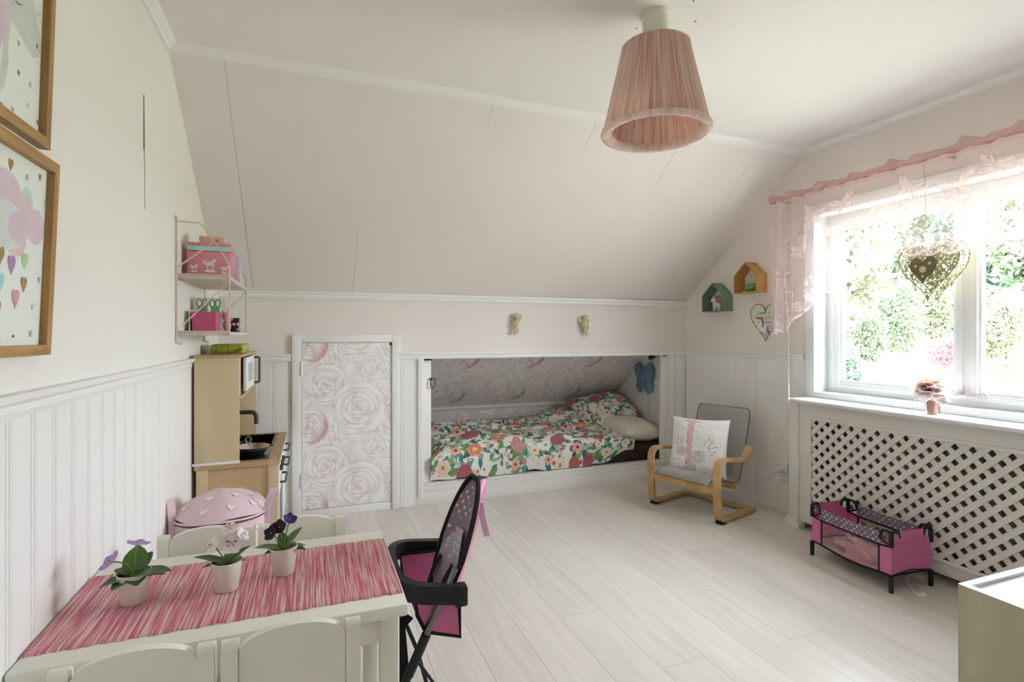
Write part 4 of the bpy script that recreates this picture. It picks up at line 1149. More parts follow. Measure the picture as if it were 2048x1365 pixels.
mb.build('body', plain('pink_plush', hexc('dba4a8'), 0.9), toy, True)

# ============================================================ PLAY KITCHEN
M_birch = wood('birch_ply', hexc('c8b48c'), hexc('d8c7a4'), rough=0.5, scale=(5, 5, 1.6), rnd=0.02, contrast=(0.3, 0.7))
M_birchE = wood('birch_solid', hexc('b89d70'), hexc('caae83'), rough=0.5, scale=(30, 4, 30), rnd=0.03)
M_kwhite = plain('kitchen_white', hexc('eceeee'), 0.4)
M_hob = plain('black_hob', (0.008, 0.008, 0.009), 0.15, spec=0.5)
M_grey = plain('dark_grey_metal', hexc('54524f'), 0.4, metal=0.5)
KX0, KX1, KY0, KY1, KB = L_+0.030, -0.150, 2.872, 3.69, 0.578
kit = thing('play_kitchen', 'birch toy kitchen with white doors in the corner by the hatch', 'toy kitchen', (-0.33, 3.28, 0))
for (xa_, ya_) in ((KX0, KY0), (KX1-0.048, KY0), (KX0, KY1-0.02), (KX1-0.048, KY1-0.02)):
    box('leg', (xa_, ya_, 0.0), (xa_+0.048, ya_+0.02, KB-0.022), M_birch, kit, 0.001)
box('side_panel', (KX0+0.048, KY0+0.008, 0.06), (KX1-0.048, KY0+0.016, KB-0.022), wood('birch_ply_warm', hexc('c0a078'), hexc('d0b48c'), rough=0.5, scale=(5, 5, 1.6)), kit)
box('side_panel', (KX0+0.048, KY1-0.016, 0.06), (KX1-0.048, KY1-0.008, KB-0.022), M_birch, kit)
box('back_panel', (KX0, KY0+0.02, 0.06), (KX0+0.008, KY1-0.02, KB-0.022), M_birch, kit)
box('bottom_shelf', (KX0+0.01, KY0+0.02, 0.09), (KX1-0.02, KY1-0.02, 0.105), M_birch, kit)
# bench top with openings for hob and sink
HBx0, HBx1 = -0.40, -0.205
hobY, sinkY = (2.925, 3.14), (3.26, 3.62)
mb = MB(); zt0, zt1 = KB-0.0215, KB
mb.box((KX0-0.008, KY0-0.004, zt0), (HBx0, KY1, zt1)); mb.box((HBx1, KY0-0.004, zt0), (KX1+0.004, KY1, zt1))
mb.box((HBx0, KY0-0.004, zt0), (HBx1, hobY[0], zt1)); mb.box((HBx0, hobY[1], zt0), (HBx1, sinkY[0], zt1)); mb.box((HBx0, sinkY[1], zt0), (HBx1, KY1, zt1))
mb.build('worktop', M_birchE, kit)
hob = box('hob', (HBx0-0.006, hobY[0]-0.006, KB-0.004), (HBx1+0.006, hobY[1]+0.006, KB+0.0035), M_hob, kit, 0.002)
mb = MB(); a0 = (HBx0, sinkY[0], HBx1, sinkY[1])
mb.box((a0[0]-0.01,a0[1]-0.01,KB+0.0002),(a0[0]+0.004,a0[3]+0.01,KB+0.005)); mb.box((a0[2]-0.004,a0[1]-0.01,KB+0.0002),(a0[2]+0.01,a0[3]+0.01,KB+0.005))
mb.box((a0[0],a0[1]-0.01,KB+0.0002),(a0[2],a0[1]+0.004,KB+0.005)); mb.box((a0[0],a0[3]-0.004,KB+0.0002),(a0[2],a0[3]+0.01,KB+0.005))
zb2 = KB-0.085
mb.box((a0[0],a0[1],zb2),(a0[2],a0[3],zb2+0.004)); mb.box((a0[0],a0[1],zb2),(a0[0]+0.004,a0[3],KB)); mb.box((a0[2]-0.004,a0[1],zb2),(a0[2],a0[3],KB)); mb.box((a0[0],a0[1],zb2),(a0[2],a0[1]+0.004,KB)); mb.box((a0[0],a0[3]-0.004,zb2),(a0[2],a0[3],KB))
mb.build('sink', M_hob, kit)
mb = MB(); mb.tube(arc_fillet([(-0.45,3.44,KB),(-0.45,3.44,KB+0.17),(-0.30,3.44,KB+0.17),(-0.30,3.44,KB+0.10)],0.05,8), 0.012, 12); mb.lathe([(0.02,0),(0.016,0.012)],14,Matrix.Translation((-0.45,3.44,KB+0.0005)))
mb.build('tap', M_grey, kit, True)
# front: doors and oven with handles
for (ya_, yb_, za_, zb_, nm) in ((2.895, 3.275, 0.12, 0.47, 'oven_door'), (3.285, 3.665, 0.12, 0.47, 'door'), (2.895, 3.275, 0.48, 0.555, 'control_panel'), (3.285, 3.665, 0.48, 0.555, 'drawer_front')):
    d_ = box(nm, (KX1-0.018, ya_, za_), (KX1, yb_, zb_), M_kwhite, kit, 0.002)
    if nm != 'control_panel':
        hz = zb_-0.03
        mb = MB(); mb.tube(arc_fillet([(KX1,ya_+0.09,hz),(KX1+0.026,ya_+0.09,hz),(KX1+0.026,yb_-0.09,hz),(KX1,yb_-0.09,hz)],0.012,4), 0.006, 8); mb.build('handle', M_grey, d_, True)
    if nm == 'oven_door':
        box('oven_window', (KX1-0.001, ya_+0.05, za_+0.06), (KX1+0.001, yb_-0.05, zb_-0.08), M_hob, d_)
    if nm == 'control_panel':
        for k in range(3):
            MB().lathe([(0.016,0),(0.014,0.016)],14,Matrix.Translation((KX1,ya_+0.08+k*0.11,za_+0.037)) @ Matrix.Rotation(math.pi/2,4,'Y')).build('knob', M_grey, d_, True)
# upper unit
UX0, UX1 = L_+0.022, -0.325
box('upper_side', (UX0, KY0, KB+0.012), (UX1, KY0+0.012, 1.088), M_birch, kit, 0.001)
box('upper_side', (UX0, KY1-0.012, KB+0.001), (UX1, KY1, 1.088), M_birch, kit, 0.001)
box('foot_strip', (UX0-0.008, KY0-0.008, KB+0.0005), (UX1+0.002, KY0+0.012, KB+0.0115), M_kwhite, kit, 0.001)
box('top_board', (UX0-0.004, KY0-0.004, 1.0885), (UX1+0.008, KY1+0.003, 1.10), M_birchE, kit, 0.001)
box('upper_back', (UX0, KY0+0.012, KB+0.001), (UX0+0.006, KY1-0.012, 1.088), M_birch, kit)
box('cabinet_floor', (UX0+0.006, KY0+0.012, 0.885), (UX1+0.004, KY1-0.012, 0.897), M_birchE, kit)
box('inner_panel', (UX0+0.006, KY0+0.0125, 0.898), (UX1+0.003, KY0+0.022, 1.0875), M_kwhite, kit)
box('divider', (UX0+0.006, 3.50, 0.898), (UX1-0.004, 3.512, 1.0875), wood('birch_orange', hexc('a9804e'), hexc('bd9360'), scale=(5,5,1.6)), kit)
mw = MB()
dy0, dy1, dz0, dz1, dx = 3.045, 3.485, 0.908, 1.080, UX1
mw.box((dx,dy0,dz0),(dx+0.012,dy0+0.10,dz1)); mw.box((dx,dy1-0.10,dz0),(dx+0.012,dy1,dz1)); mw.box((dx,dy0+0.10,dz0),(dx+0.012,dy1-0.10,dz0+0.04)); mw.box((dx,dy0+0.10,dz1-0.035),(dx+0.012,dy1-0.10,dz1))
md = mw.build('microwave_door', M_kwhite, kit)
box('window', (dx+0.003, dy0+0.10, dz0+0.04), (dx+0.006, dy1-0.10, dz1-0.035), plain('smoked_pane', hexc('8c8878'), 0.2), md)
for k in range(3): box('window_bar', (dx+0.004, dy0+0.15+k*0.07, dz0+0.04), (dx+0.010, dy0+0.158+k*0.07, dz1-0.035), M_kwhite, md)
mb = MB(); mb.tube(arc_fillet([(dx+0.012,dy1-0.02,dz1-0.012),(dx+0.040,dy1-0.02,dz1-0.012),(dx+0.040,dy1-0.02,dz0+0.012),(dx+0.012,dy1-0.02,dz0+0.012)],0.015,5), 0.006, 8); mb.build('handle', M_grey, md, True)
# toys on the kitchen
pan = thing('toy_pan', 'steel toy pan with black base standing on the kitchen hob', 'pan', (-0.285, 3.03, KB+0.0035))
prof = [(0.048,0.0),(0.056,0.006),(0.082,0.042),(0.085,0.045),(0.082,0.046),(0.054,0.010),(0.0005,0.008)]
MB().lathe(prof, 32, Matrix.Translation((-0.285,3.03,KB+0.004))).build('bowl', M_steel, pan, True)
MB().lathe([(0.0475,0),(0.057,0.006),(0.074,0.029),(0.0755,0.028),(0.058,0.003)], 32, Matrix.Translation((-0.285,3.03,KB+0.0036))).build('black_base', M_hob, pan, True)
wh = thing('toy_whisk', 'small wire whisk lying in the toy pan', 'whisk', (-0.29, 3.03, KB+0.02))
mb = MB(); mb.tube(bez([(-0.265,3.03,KB+0.016),(-0.30,3.035,KB+0.055),(-0.315,3.04,KB+0.085),(-0.300,3.04,KB+0.098),(-0.288,3.035,KB+0.08),(-0.30,3.035,KB+0.055)],5), 0.0022, 6); mb.build('wire', M_steel, wh, True)
cup = thing('toy_pot', 'dark grey toy pot standing in the kitchen sink', 'pot', (-0.36, 3.32, zb2+0.004))
MB().lathe([(0.03,0),(0.034,0.002),(0.036,0.10),(0.033,0.10),(0.031,0.006),(0.0005,0.006)], 24, Matrix.Translation((-0.355,3.32,zb2+0.0045))).build('pot_body', M_grey, cup, True)
M_lime = plain('lime_plastic', hexc('a8b03c'), 0.35)
lb = thing('lunch_box', 'lime green lunch box with pink clip lying on the toy kitchen', 'lunch box', (-0.42, 3.28, 1.10))
MB().box((-0.49, 3.13, 1.1005), (-0.335, 3.40, 1.150), bev=0.012).build('box_body', M_lime, lb, True)
for q in (0.18, 0.55, 0.9): box('seam', (-0.491+0.155*q, 3.1285, 1.104), (-0.489+0.155*q, 3.131, 1.147), plain('olive_line', hexc('6f7428'), 0.5), lb)
mb = MB(); mb.prism([(-0.388,1.102),(-0.378,1.102),(-0.342,1.120),(-0.340,1.128),(-0.346,1.129),(-0.370,1.117)], 3.123, 3.1295, 'xz'); mb.build('clip', plain('raspberry_plastic', hexc('b04a66'), 0.4), lb)

# ============================================================ PINK TOY BASKET
M_bask = bpy.data.materials.new('pink_heart_canvas'); M_bask.use_nodes = True
setp(M_bask.node_tree.nodes['Principled BSDF'], Roughness=0.85); M_bask.node_tree.nodes['Principled BSDF'].inputs['Base Color'].default_value = c4(hexc('e4c8ce'))
nt = M_bask.node_tree; nzb = nt.nodes.new('ShaderNodeTexNoise'); nzb.inputs['Scale'].default_value = 260; bpn = nt.nodes.new('ShaderNodeBump'); bpn.inputs['Strength'].default_value = 0.2; bpn.inputs['Distance'].default_value = 0.002
nt.links.new(nzb.outputs['Fac'], bpn.inputs['Height']); nt.links.new(bpn.outputs['Normal'], nt.nodes['Principled BSDF'].inputs['Normal'])
M_bheart = plain('white_heart_print', hexc('f0e6e6'), 0.85)
bc = Vector((-0.348, 2.50, 0)); BR = 0.176
bk = thing('toy_basket', 'round pink fabric toy basket with white hearts and zipped lid', 'basket', tuple(bc))
MB().lathe([(BR*0.93,0.001),(BR*0.97,0.02),(BR*1.01,0.15),(BR*1.0,0.33),(BR*0.99,0.452)], 48, Matrix.Translation(bc), rip=lambda a, r, z: 0.004*math.sin(5*a+z*9)*min(1, z*6)).build('side_panel', M_bask, bk, True)
def lidz(r, a): return 0.466 + 0.088*(1-(r/BR)**2)**0.8 + 0.006*math.sin(4*a)*(r/BR)
mb = MB(); prof_r = [BR*0.985, BR*0.94, BR*0.8, BR*0.62, BR*0.42, BR*0.2, 0.001]; n = 48; vs = []; fs = []
for r in prof_r:
    for k in range(n):
        a = 2*math.pi*k/n; vs.append((bc.x+r*math.cos(a), bc.y+r*math.sin(a), lidz(r, a)))
for i in range(len(prof_r)-1):
    for k in range(n): fs.append((i*n+k, i*n+(k+1)%n, (i+1)*n+(k+1)%n, (i+1)*n+k))
mb.add(vs, fs); lid_o = mb.build('lid', M_bask, bk, True)
mb = MB(); mb.tube([(bc.x+BR*0.99*math.cos(a), bc.y+BR*0.99*math.sin(a), 0.459+0.004*math.sin(3*a)) for a in np.linspace(0, 2*math.pi, 49)[:-1]], 0.004, 6, closed=True); mb.build('zip', plain('zip_dark', hexc('6a4450'), 0.6), bk, True)
mb = MB(); mb.tube([(bc.x+BR*1.0*math.cos(a), bc.y+BR*1.0*math.sin(a), 0.4665+0.004*math.sin(3*a)) for a in np.linspace(0, 2*math.pi, 49)[:-1]], 0.0045, 6, closed=True); mb.build('piping', M_bask, bk, True)
for (an) in (math.radians(200), math.radians(-10)):
    h0 = Vector((bc.x+BR*1.02*math.cos(an), bc.y+BR*1.02*math.sin(an), 0.375)); out = Vector((math.cos(an), math.sin(an), 0)); tg = Vector((-math.sin(an), math.cos(an), 0))
    if an > 2: out = Vector((-0.15,-0.1,0))
    pts = [h0-tg*0.03, h0-tg*0.03+Vector((0,0,0.10))+out*0.004, h0-tg*0.022+Vector((0,0,0.155))+out*0.02, h0+Vector((0,0,0.175))+out*0.028, h0+tg*0.022+Vector((0,0,0.155))+out*0.02, h0+tg*0.03+Vector((0,0,0.10))+out*0.004, h0+tg*0.03]
    mb = MB(); mb.tube(bez(pts,4), 0.01, flat=(0.028,0.003,tuple(out.normalized())), n=4); mb.build('handle', M_bask, bk, True)
hm = heart2d(14, 0.03, 0.026)
for ri, cnt, ph in ((0.80,9,0.2),(0.45,5,0.5)):
    for k in range(cnt):
        a = 2*math.pi*k/cnt+ph; ct = (BR*ri*math.cos(a), BR*ri*math.sin(a)); vs = []
        for p in hm:
            x_, y_ = ct[0]+p[0], ct[1]+p[1]; r = min(math.hypot(x_, y_), BR*0.97); vs.append((bc.x+x_, bc.y+y_, lidz(r, math.atan2(y_, x_))+0.003))
        MB().add(vs, [tuple(range(len(vs)))]).build('heart_print', M_bheart, lid_o)
for z, ph in ((0.415,0.0),(0.32,0.17),(0.22,0.0),(0.11,0.17)):
    for k in range(9):
        a0 = math.pi+ph+k*0.36; vs = []
        for p in hm:
            a = a0+p[0]/BR; rr_ = BR*1.012+0.004*math.sin(5*a+(z+p[1])*9)+0.0012; vs.append((bc.x+rr_*math.cos(a), bc.y+rr_*math.sin(a), z+p[1]))
        MB().add(vs, [tuple(range(len(vs)))]).build('heart_print', M_bheart, bk)
# ============================================================ CHILDREN'S TABLE, CHAIRS, PLANTS
M_tab = plain('cream_white_lacquer', hexc('f0ede2'), 0.35, var=0.01)
TX0, TX1, TY0, TY1, TZ = -0.527, 0.212, 1.237, 1.735, 0.576
tb = thing('childrens_table', "cream white children's table pushed against the picture wall", 'table', (-0.16, 1.486, 0))
MB().box((TX0, TY0, TZ-0.030), (TX1, TY1, TZ), bev=0.006).build('tabletop', M_tab, tb, True)
for (a, b) in (((TX0+0.03, TY0+0.03), (TX1-0.03, TY0+0.045)), ((TX0+0.03, TY1-0.045), (TX1-0.03, TY1-0.03)), ((TX0+0.03, TY0+0.046), (TX0+0.045, TY1-0.046)), ((TX1-0.045, TY0+0.046), (TX1-0.03, TY1-0.046))):
    box('apron', (a[0], a[1], TZ-0.095), (b[0], b[1], TZ-0.0305), M_tab, tb, 0.001)
for x in (TX0+0.018, TX1-0.062):
    for y in (TY0+0.018, TY1-0.062):
        box('leg', (x, y, 0), (x+0.044, y+0.044, TZ-0.0305), M_tab, tb, 0.004)

# woven runner: ribs across the width, streaky dyed yarn
M_run = bpy.data.materials.new('woven_pink_runner'); M_run.use_nodes = True
nt = M_run.node_tree; N, Lk = nt.nodes, nt.links; b = N['Principled BSDF']; setp(b, Roughness=0.9)
tc = N.new('ShaderNodeTexCoord'); mp = N.new('ShaderNodeMapping'); mp.inputs['Scale'].default_value = (820, 8, 1); Lk.new(tc.outputs['Object'], mp.inputs['Vector'])
nz = N.new('ShaderNodeTexNoise'); nz.inputs['Scale'].default_value = 1; nz.inputs['Detail'].default_value = 2; Lk.new(mp.outputs['Vector'], nz.inputs['Vector'])
mp2 = N.new('ShaderNodeMapping'); mp2.inputs['Scale'].default_value = (240, 6, 1); Lk.new(tc.outputs['Object'], mp2.inputs['Vector'])
nz2 = N.new('ShaderNodeTexNoise'); nz2.inputs['Scale'].default_value = 1; Lk.new(mp2.outputs['Vector'], nz2.inputs['Vector'])
ad = N.new('ShaderNodeMath'); ad.operation = 'MULTIPLY_ADD'; ad.inputs[1].default_value = 0.35; Lk.new(nz2.outputs['Fac'], ad.inputs[0]); 
m65 = N.new('ShaderNodeMath'); m65.operation = 'MULTIPLY'; m65.inputs[1].default_value = 0.72; Lk.new(nz.outputs['Fac'], m65.inputs[0]); Lk.new(m65.outputs[0], ad.inputs[2])
cr_ = N.new('ShaderNodeValToRGB'); e = cr_.color_ramp.elements
e[0].color = c4(hexc('c04c68')); e[0].position = 0.38; e[1].color = c4(hexc('f2dcda')); e[1].position = 0.64
x_ = e.new(0.48); x_.color = c4(hexc('d06c82')); x2 = e.new(0.55); x2.color = c4(hexc('e0a0a8'))
Lk.new(ad.outputs[0], cr_.inputs['Fac']); Lk.new(cr_.outputs['Color'], b.inputs['Base Color'])
rn = thing('table_runner', 'pink and white streaked woven runner across the white table', 'table runner', (-0.16, 1.47, TZ))
RX0, RX1, RY0, RY1 = TX0+0.002, 0.207, 1.292, 1.656
nx = 420; prof_x = np.linspace(RX0, RX1, nx)
rib = 0.0009*np.abs(np.sin(np.arange(nx)*math.pi/2))
ys_r = np.array([0, 0.002, 0.06, 0.2, 0.5, 0.8, 0.94, 0.998, 1.0])
Pm = np.zeros((len(ys_r), nx, 3))
for j, q in enumerate(ys_r):
    wob = 0.0016*np.sin(prof_x*90)+0.0012*np.sin(prof_x*233+1)
    yv = RY0 + (RY1-RY0)*q + wob*(1 if q in (0, 0.002) else (1 if q > 0.99 else 0.3))
    zz = TZ + 0.0018 + rib + 0.0012*np.sin(prof_x*11+q*3)*(q > 0.05)*(q < 0.95)*0.5
    if q in (0.0, 1.0): zz = np.full(nx, TZ+0.0004)
    Pm[j] = np.stack([prof_x, yv, zz], -1)
npgrid('woven_cloth', Pm, None, M_run, rn)

# chairs
def make_chair(label):
    t = thing('childrens_chair', label, 'chair', (0, 0, 0), 0, "children's chairs around the white table")
    W_, D_ = 0.256, 0.26
    # local: back at y=0 (posts), seat towards +y
    for sx in (-1, 1):
        x0 = sx*(W_/2-0.0145)
        pr = [(-0.014, 0.0), (0.014, 0.0), (0.014, 0.598)] + [(0.014*math.cos(a), 0.598+0.014*math.sin(a)) for a in np.linspace(0.25, math.pi-0.25, 7)] + [(-0.014, 0.598)]
        MB().prism([(p[0], p[1]) for p in pr], x0-0.0145, x0+0.0145, 'yz').build('back_post', M_tab, t, True, world=False, angle=30)
        box('leg', (x0-0.0145, D_-0.03, 0), (x0+0.0145, D_-0.002, 0.315), M_tab, t, 0.002, world=False)
        box('side_rail', (x0-0.008, 0.014, 0.262), (x0+0.008, D_-0.03, 0.314), M_tab, t, 0.001, world=False)
    xi = W_/2-0.030
    arch = [(-xi, 0.40)] + [(xi, 0.40)] + [(xi*math.cos(a), 0.583+0.040*math.sin(a)**0.9) for a in np.linspace(0, math.pi, 21)]
    MB().prism(arch, -0.008, 0.010, 'xz').build('back_panel', M_tab, t, True, world=False, angle=30)
    MB().box((-W_/2+0.002, 0.016, 0.3155), (W_/2-0.002, D_+0.008, 0.334), bev=0.005).build('seat', M_tab, t, True, world=False)
    box('front_rail', (-xi, D_-0.025, 0.262), (xi, D_-0.012, 0.314), M_tab, t, 0.001, world=False)
    box('back_rail', (-xi, -0.006, 0.262), (xi, 0.008, 0.314), M_tab, t, 0.001, world=False)
    return t
ch0 = make_chair("white children's chair on the near side of the table, beside the picture wall")
def set_chair(c, x, y, rz, label=None):
    c.location = (x, y, 0); c.rotation_euler = (0, 0, rz)
    if label: c['label'] = label
set_chair(ch0, -0.300, 1.155, 0.0)
c1 = copy_tree(ch0); set_chair(c1, -0.032, 1.150, 0.0, "white children's chair on the near side of the table, next to the doll high chair")
c2 = copy_tree(ch0); set_chair(c2, -0.290, 1.815, math.pi, "white children's chair between the table and the pink toy basket")
c3 = copy_tree(ch0); set_chair(c3, -0.024, 1.815, math.pi, "white children's chair behind the table, nearest the rose papered hatch")

# potted violets
M_pot = plain('white_pot', hexc('e0dccf'), 0.4, var=0.01)
M_soil = plain('potting_soil', (0.015, 0.010, 0.008), 0.95, bump=1.0, bscale=300)
def leafgreen(n, a, b_): return plain(n, hexc(a), 0.45, var=0.25, vscale=60)
G1 = leafgreen('violet_leaf', '3c5e2c', ''); G2 = leafgreen('violet_leaf_light', '5c7e38', ''); G3 = leafgreen('pansy_leaf', '64803c', '')
M_stem = plain('green_stem', hexc('6a8a44'), 0.5)
PET = {k: plain('petal_'+k, hexc(h), 0.6, var=0.1, vscale=90) for k, h in dict(lilac='a98cc4', white='ecdcdc', violet='3a1f6a', deep='2a1230', yellow='d8b040').items()}
def leaf_mesh(M, ln, w, curl=0.3, cup=0.15, n=6):
    mb = MB(); vs = []; fs = []
    for i in range(n+1):
        t = i/n; ww = w*math.sin(math.pi*min(1, t*0.93+0.05))**0.75
        for s in (-1, -0.5, 0, 0.5, 1):
            rip = 0.05*ww*math.sin(i*2.4+s*3)
            vs.append(M @ Vector((ln*t, s*ww, -curl*ln*t*t + cup*abs(s)*ww + rip)))
    for i in range(n):
        for k in range(4): a = i*5+k; fs.append((a, a+1, a+6, a+5))
    return mb.add(vs, fs)
def dirM(loc, az_, el): return Matrix.Translation(loc) @ Matrix.Rotation(az_, 4, 'Z') @ Matrix.Rotation(-el, 4, 'Y')
def flower(parent, c, nrm, R, petal, eye=None, npet=5, cup=0.25):
    z = Vector(nrm).normalized(); fm = orient(tuple(c), (0.31, 0.2, 0.9) if abs(z.z) < 0.8 else (1, 0, 0), z)
    f = None
    for k in range(npet):
        M = fm @ Matrix.Rotation(2*math.pi*k/npet + 0.3, 4, 'Z') @ Matrix.Rotation(-cup, 4, 'Y')
        o = leaf_mesh(M, R, R*0.52, curl=-0.05, cup=-0.1, n=5).build('petal', PET[petal], parent, True)
        f = f or o
    if eye:
        mb = MB()
        for k in range(5): mb.add([fm @ Vector(p) for p in ((0,0,0.004),(R*0.42*math.cos(k*1.257+0.3)-R*0.06,R*0.42*math.sin(k*1.257+0.3),0.0052+R*0.12),(R*0.42*math.cos(k*1.257+0.3)+R*0.06,R*0.42*math.sin(k*1.257+0.3)+R*0.05,0.0052+R*0.12))], [(0,1,2)])
        mb.build('flower_markings', PET['deep'], parent); MB().ball(fm @ Vector((0,0,0.005)), R*0.10, 8).build('flower_eye', PET['yellow'], parent, True)
    else:
        MB().ball(fm @ Vector((0,0,0.003)), R*0.10, 8).build('flower_eye', PET['yellow'], parent, True)
def pot(label, x, y, build):
    z0 = TZ+0.0032
    t = thing('potted_violet', label, 'potted plant', (x, y, z0), 0, 'small potted flowers on the pink runner')
    MB().lathe([(0.0245,0.0),(0.0255,0.001),(0.034,0.066),(0.035,0.070),(0.0335,0.0705),(0.032,0.066),(0.031,0.058)], 32, Matrix.Translation((x,y,z0)), cap=False).build('pot', M_pot, t, True, angle=60)
    MB().lathe([(0.0243,0.0004),(0.0005,0.0005)],32,Matrix.Translation((x,y,z0)),cap=False).build('pot_base', M_pot, t)
    MB().lathe([(0.0316,0.058),(0.02,0.0605),(0.0005,0.061)], 24, Matrix.Translation((x,y,z0)), cap=False).build('soil', M_soil, t, True)
    build(t, Vector((x, y, z0+0.060)))
    return t
def grow1(t, c):     # broad dark leaves, lilac flower
    for (a, e, l, w, m) in ((math.radians(-10),0.35,0.075,0.026,G1),(math.radians(200),0.15,0.062,0.022,G1),(math.radians(235),0.10,0.052,0.020,G2),(math.radians(10),0.12,0.06,0.022,G1),(math.radians(-70),0.2,0.05,0.022,G1),(math.radians(95),1.1,0.07,0.026,G2),(math.radians(60),0.9,0.06,0.022,G1),(math.radians(150),0.5,0.05,0.02,G1),(math.radians(-40),0.5,0.055,0.022,G2)):
        leaf_mesh(dirM(c, a, e), l, w).build('leaf', m, t, True)
    for (d, nm) in (((0.005,0.012,0.070),(0.2,0.1,1)), ((-0.045,-0.005,0.042),(-0.6,-0.3,0.7))):
        p = c+Vector(d); mb = MB(); mb.tube(bez([c, c+Vector((d[0]*0.3,d[1]*0.3,d[2]*0.7)), p],4), 0.0017, 6); mb.build('stem', M_stem, t, True)
        flower(t, p, nm, 0.026, 'lilac', None, 5, 0.1)
def grow2(t, c):     # white pansies with dark eyes
    for (a, e, l, w, m) in ((math.radians(165),0.55,0.075,0.016,G1),(math.radians(30),0.75,0.06,0.013,G1),(math.radians(190),0.35,0.05,0.014,G2),(math.radians(-20),0.5,0.045,0.012,G2),(math.radians(80),0.9,0.04,0.012,G3)):
        leaf_mesh(dirM(c, a, e), l, w).build('leaf', m, t, True)
    for (d, nm, R) in (((0.012,-0.006,0.052),(-0.05,-0.8,0.5),0.029), ((-0.030,0.0,0.050),(-0.7,-0.5,0.4),0.022), ((0.004,0.012,0.082),(-0.1,-0.5,0.9),0.022), ((0.034,0.006,0.066),(0.6,-0.4,0.5),0.018)):
        p = c+Vector(d); mb = MB(); mb.tube(bez([c, c+Vector((d[0]*0.5,d[1]*0.5,d[2]*0.6)), p],4), 0.0016, 6); mb.build('stem', M_stem, t, True)
        flower(t, p, nm, R, 'white', True, 5, 0.12)
def grow3(t, c):     # deep purple pansies
    for (a, e, l, w, m) in ((math.radians(175),0.45,0.068,0.018,G3),(math.radians(10),0.3,0.052,0.018,G3),(math.radians(-15),0.25,0.055,0.016,G1),(math.radians(40),0.9,0.068,0.014,G3),(math.radians(200),0.3,0.045,0.014,G1),(math.radians(100),1.0,0.05,0.014,G1)):
        leaf_mesh(dirM(c, a, e), l, w).build('leaf', m, t, True)
    for (d, nm, R) in (((-0.028,0.0,0.046),(-0.5,-0.6,0.4),0.021), ((-0.010,0.004,0.058),(-0.2,-0.7,0.5),0.021), ((0.014,0.006,0.074),(0.3,-0.5,0.8),0.02)):
        p = c+Vector(d); mb = MB(); mb.tube(bez([c, c+Vector((d[0]*0.5,d[1]*0.5,d[2]*0.6)), p],4), 0.0016, 6); mb.build('stem', M_stem, t, True)
        flower(t, p, nm, R, 'violet' if d[0] > 0 else 'deep', None, 5, 0.35)
pot('white pot with broad dark leaves and lilac flowers on the pink runner', -0.385, 1.465, grow1)
pot('white pot of white pansies with dark eyes on the pink runner', -0.192, 1.458, grow2)
pot('white pot of deep purple pansies on the pink runner', -0.067, 1.505, grow3)

# ============================================================ DOLL HIGH CHAIR
M_bfab = plain('black_webbing', (0.012, 0.011, 0.013), 0.85, bump=0.3, bscale=700)
M_mag = plain('magenta_fabric', hexc('c8447e'), 0.6, var=0.08, vscale=10, bump=0.1, bscale=500)
M_pinkf = plain('pink_nylon', hexc('d273a0'), 0.45, var=0.06, vscale=10)
M_tube = plain('grey_green_tube', hexc('7a8478'), 0.3, metal=0.7)
def dots_mat(name, base, cols, scale, size):
    m, nt, b = _new(name); N, Lk = nt.nodes, nt.links; setp(b, Roughness=0.8)
    at = N.new('ShaderNodeAttribute'); at.attribute_name = 'uvw'
    # slanted lattice of dots
    mp = N.new('ShaderNodeMapping'); mp.inputs['Rotation'].default_value = (0, 0, math.radians(45)); mp.inputs['Scale'].default_value = (scale, scale, 0.0)
    Lk.new(at.outputs['Vector'], mp.inputs['Vector'])
    vo = N.new('ShaderNodeTexVoronoi'); vo.inputs['Scale'].default_value = 1; vo.inputs['Randomness'].default_value = 0.0; vo.voronoi_dimensions = '2D'
    Lk.new(mp.outputs['Vector'], vo.inputs['Vector'])
    lt = N.new('ShaderNodeMath'); lt.operation = 'LESS_THAN'; lt.inputs[1].default_value = size; Lk.new(vo.outputs['Distance'], lt.inputs[0])
    sp = N.new('ShaderNodeSeparateColor'); Lk.new(vo.outputs['Color'], sp.inputs['Color'])
    cr_ = N.new('ShaderNodeValToRGB'); cr_.color_ramp.interpolation = 'CONSTANT'
    for i, c in enumerate(cols):
        el_ = cr_.color_ramp.elements[i] if i < 2 else cr_.color_ramp.elements.new(i/len(cols))
        el_.position = i/len(cols); el_.color = c4(c)
    Lk.new(sp.outputs[0], cr_.inputs['Fac'])
    mx = N.new('ShaderNodeMix'); mx.data_type = 'RGBA'; mx.inputs['A'].default_value = c4(base)
    Lk.new(lt.outputs[0], mx.inputs['Factor']); Lk.new(cr_.outputs['Color'], mx.inputs['B']); Lk.new(mx.outputs['Result'], b.inputs['Base Color'])
    return m
DOTC = [hexc('c8588c'), hexc('e2b0b8'), hexc('e8d0b8'), hexc('d2789c')]
M_dots = dots_mat('grey_dotted_fabric', hexc('837c84'), DOTC, 38, 0.24)
def uvgrid(name, fn, nu, nv, mat, parent, su, sv, smooth=True):
    """grid with a stored cloth coordinate for prints"""
    u, v = np.meshgrid(np.linspace(0, 1, nu), np.linspace(0, 1, nv))
    P = np.array([[fn(u[j, i], v[j, i]) for i in range(nu)] for j in range(nv)], float)
    o = npgrid(name, P, None, mat, parent, smooth)
    a = o.data.attributes.new('uvw', 'FLOAT_VECTOR', 'POINT')
    a.data.foreach_set('vector', np.stack([u*su, v*sv, 0*u], -1).reshape(-1).astype(np.float32))
    return o
hc = thing('doll_high_chair', 'pink and black doll high chair with dotted seat cover beside the table', 'doll chair', (0.40, 1.60, 0))
NYn, NYf = 1.452, 1.728       # near and far side frames
leg_pts = {}
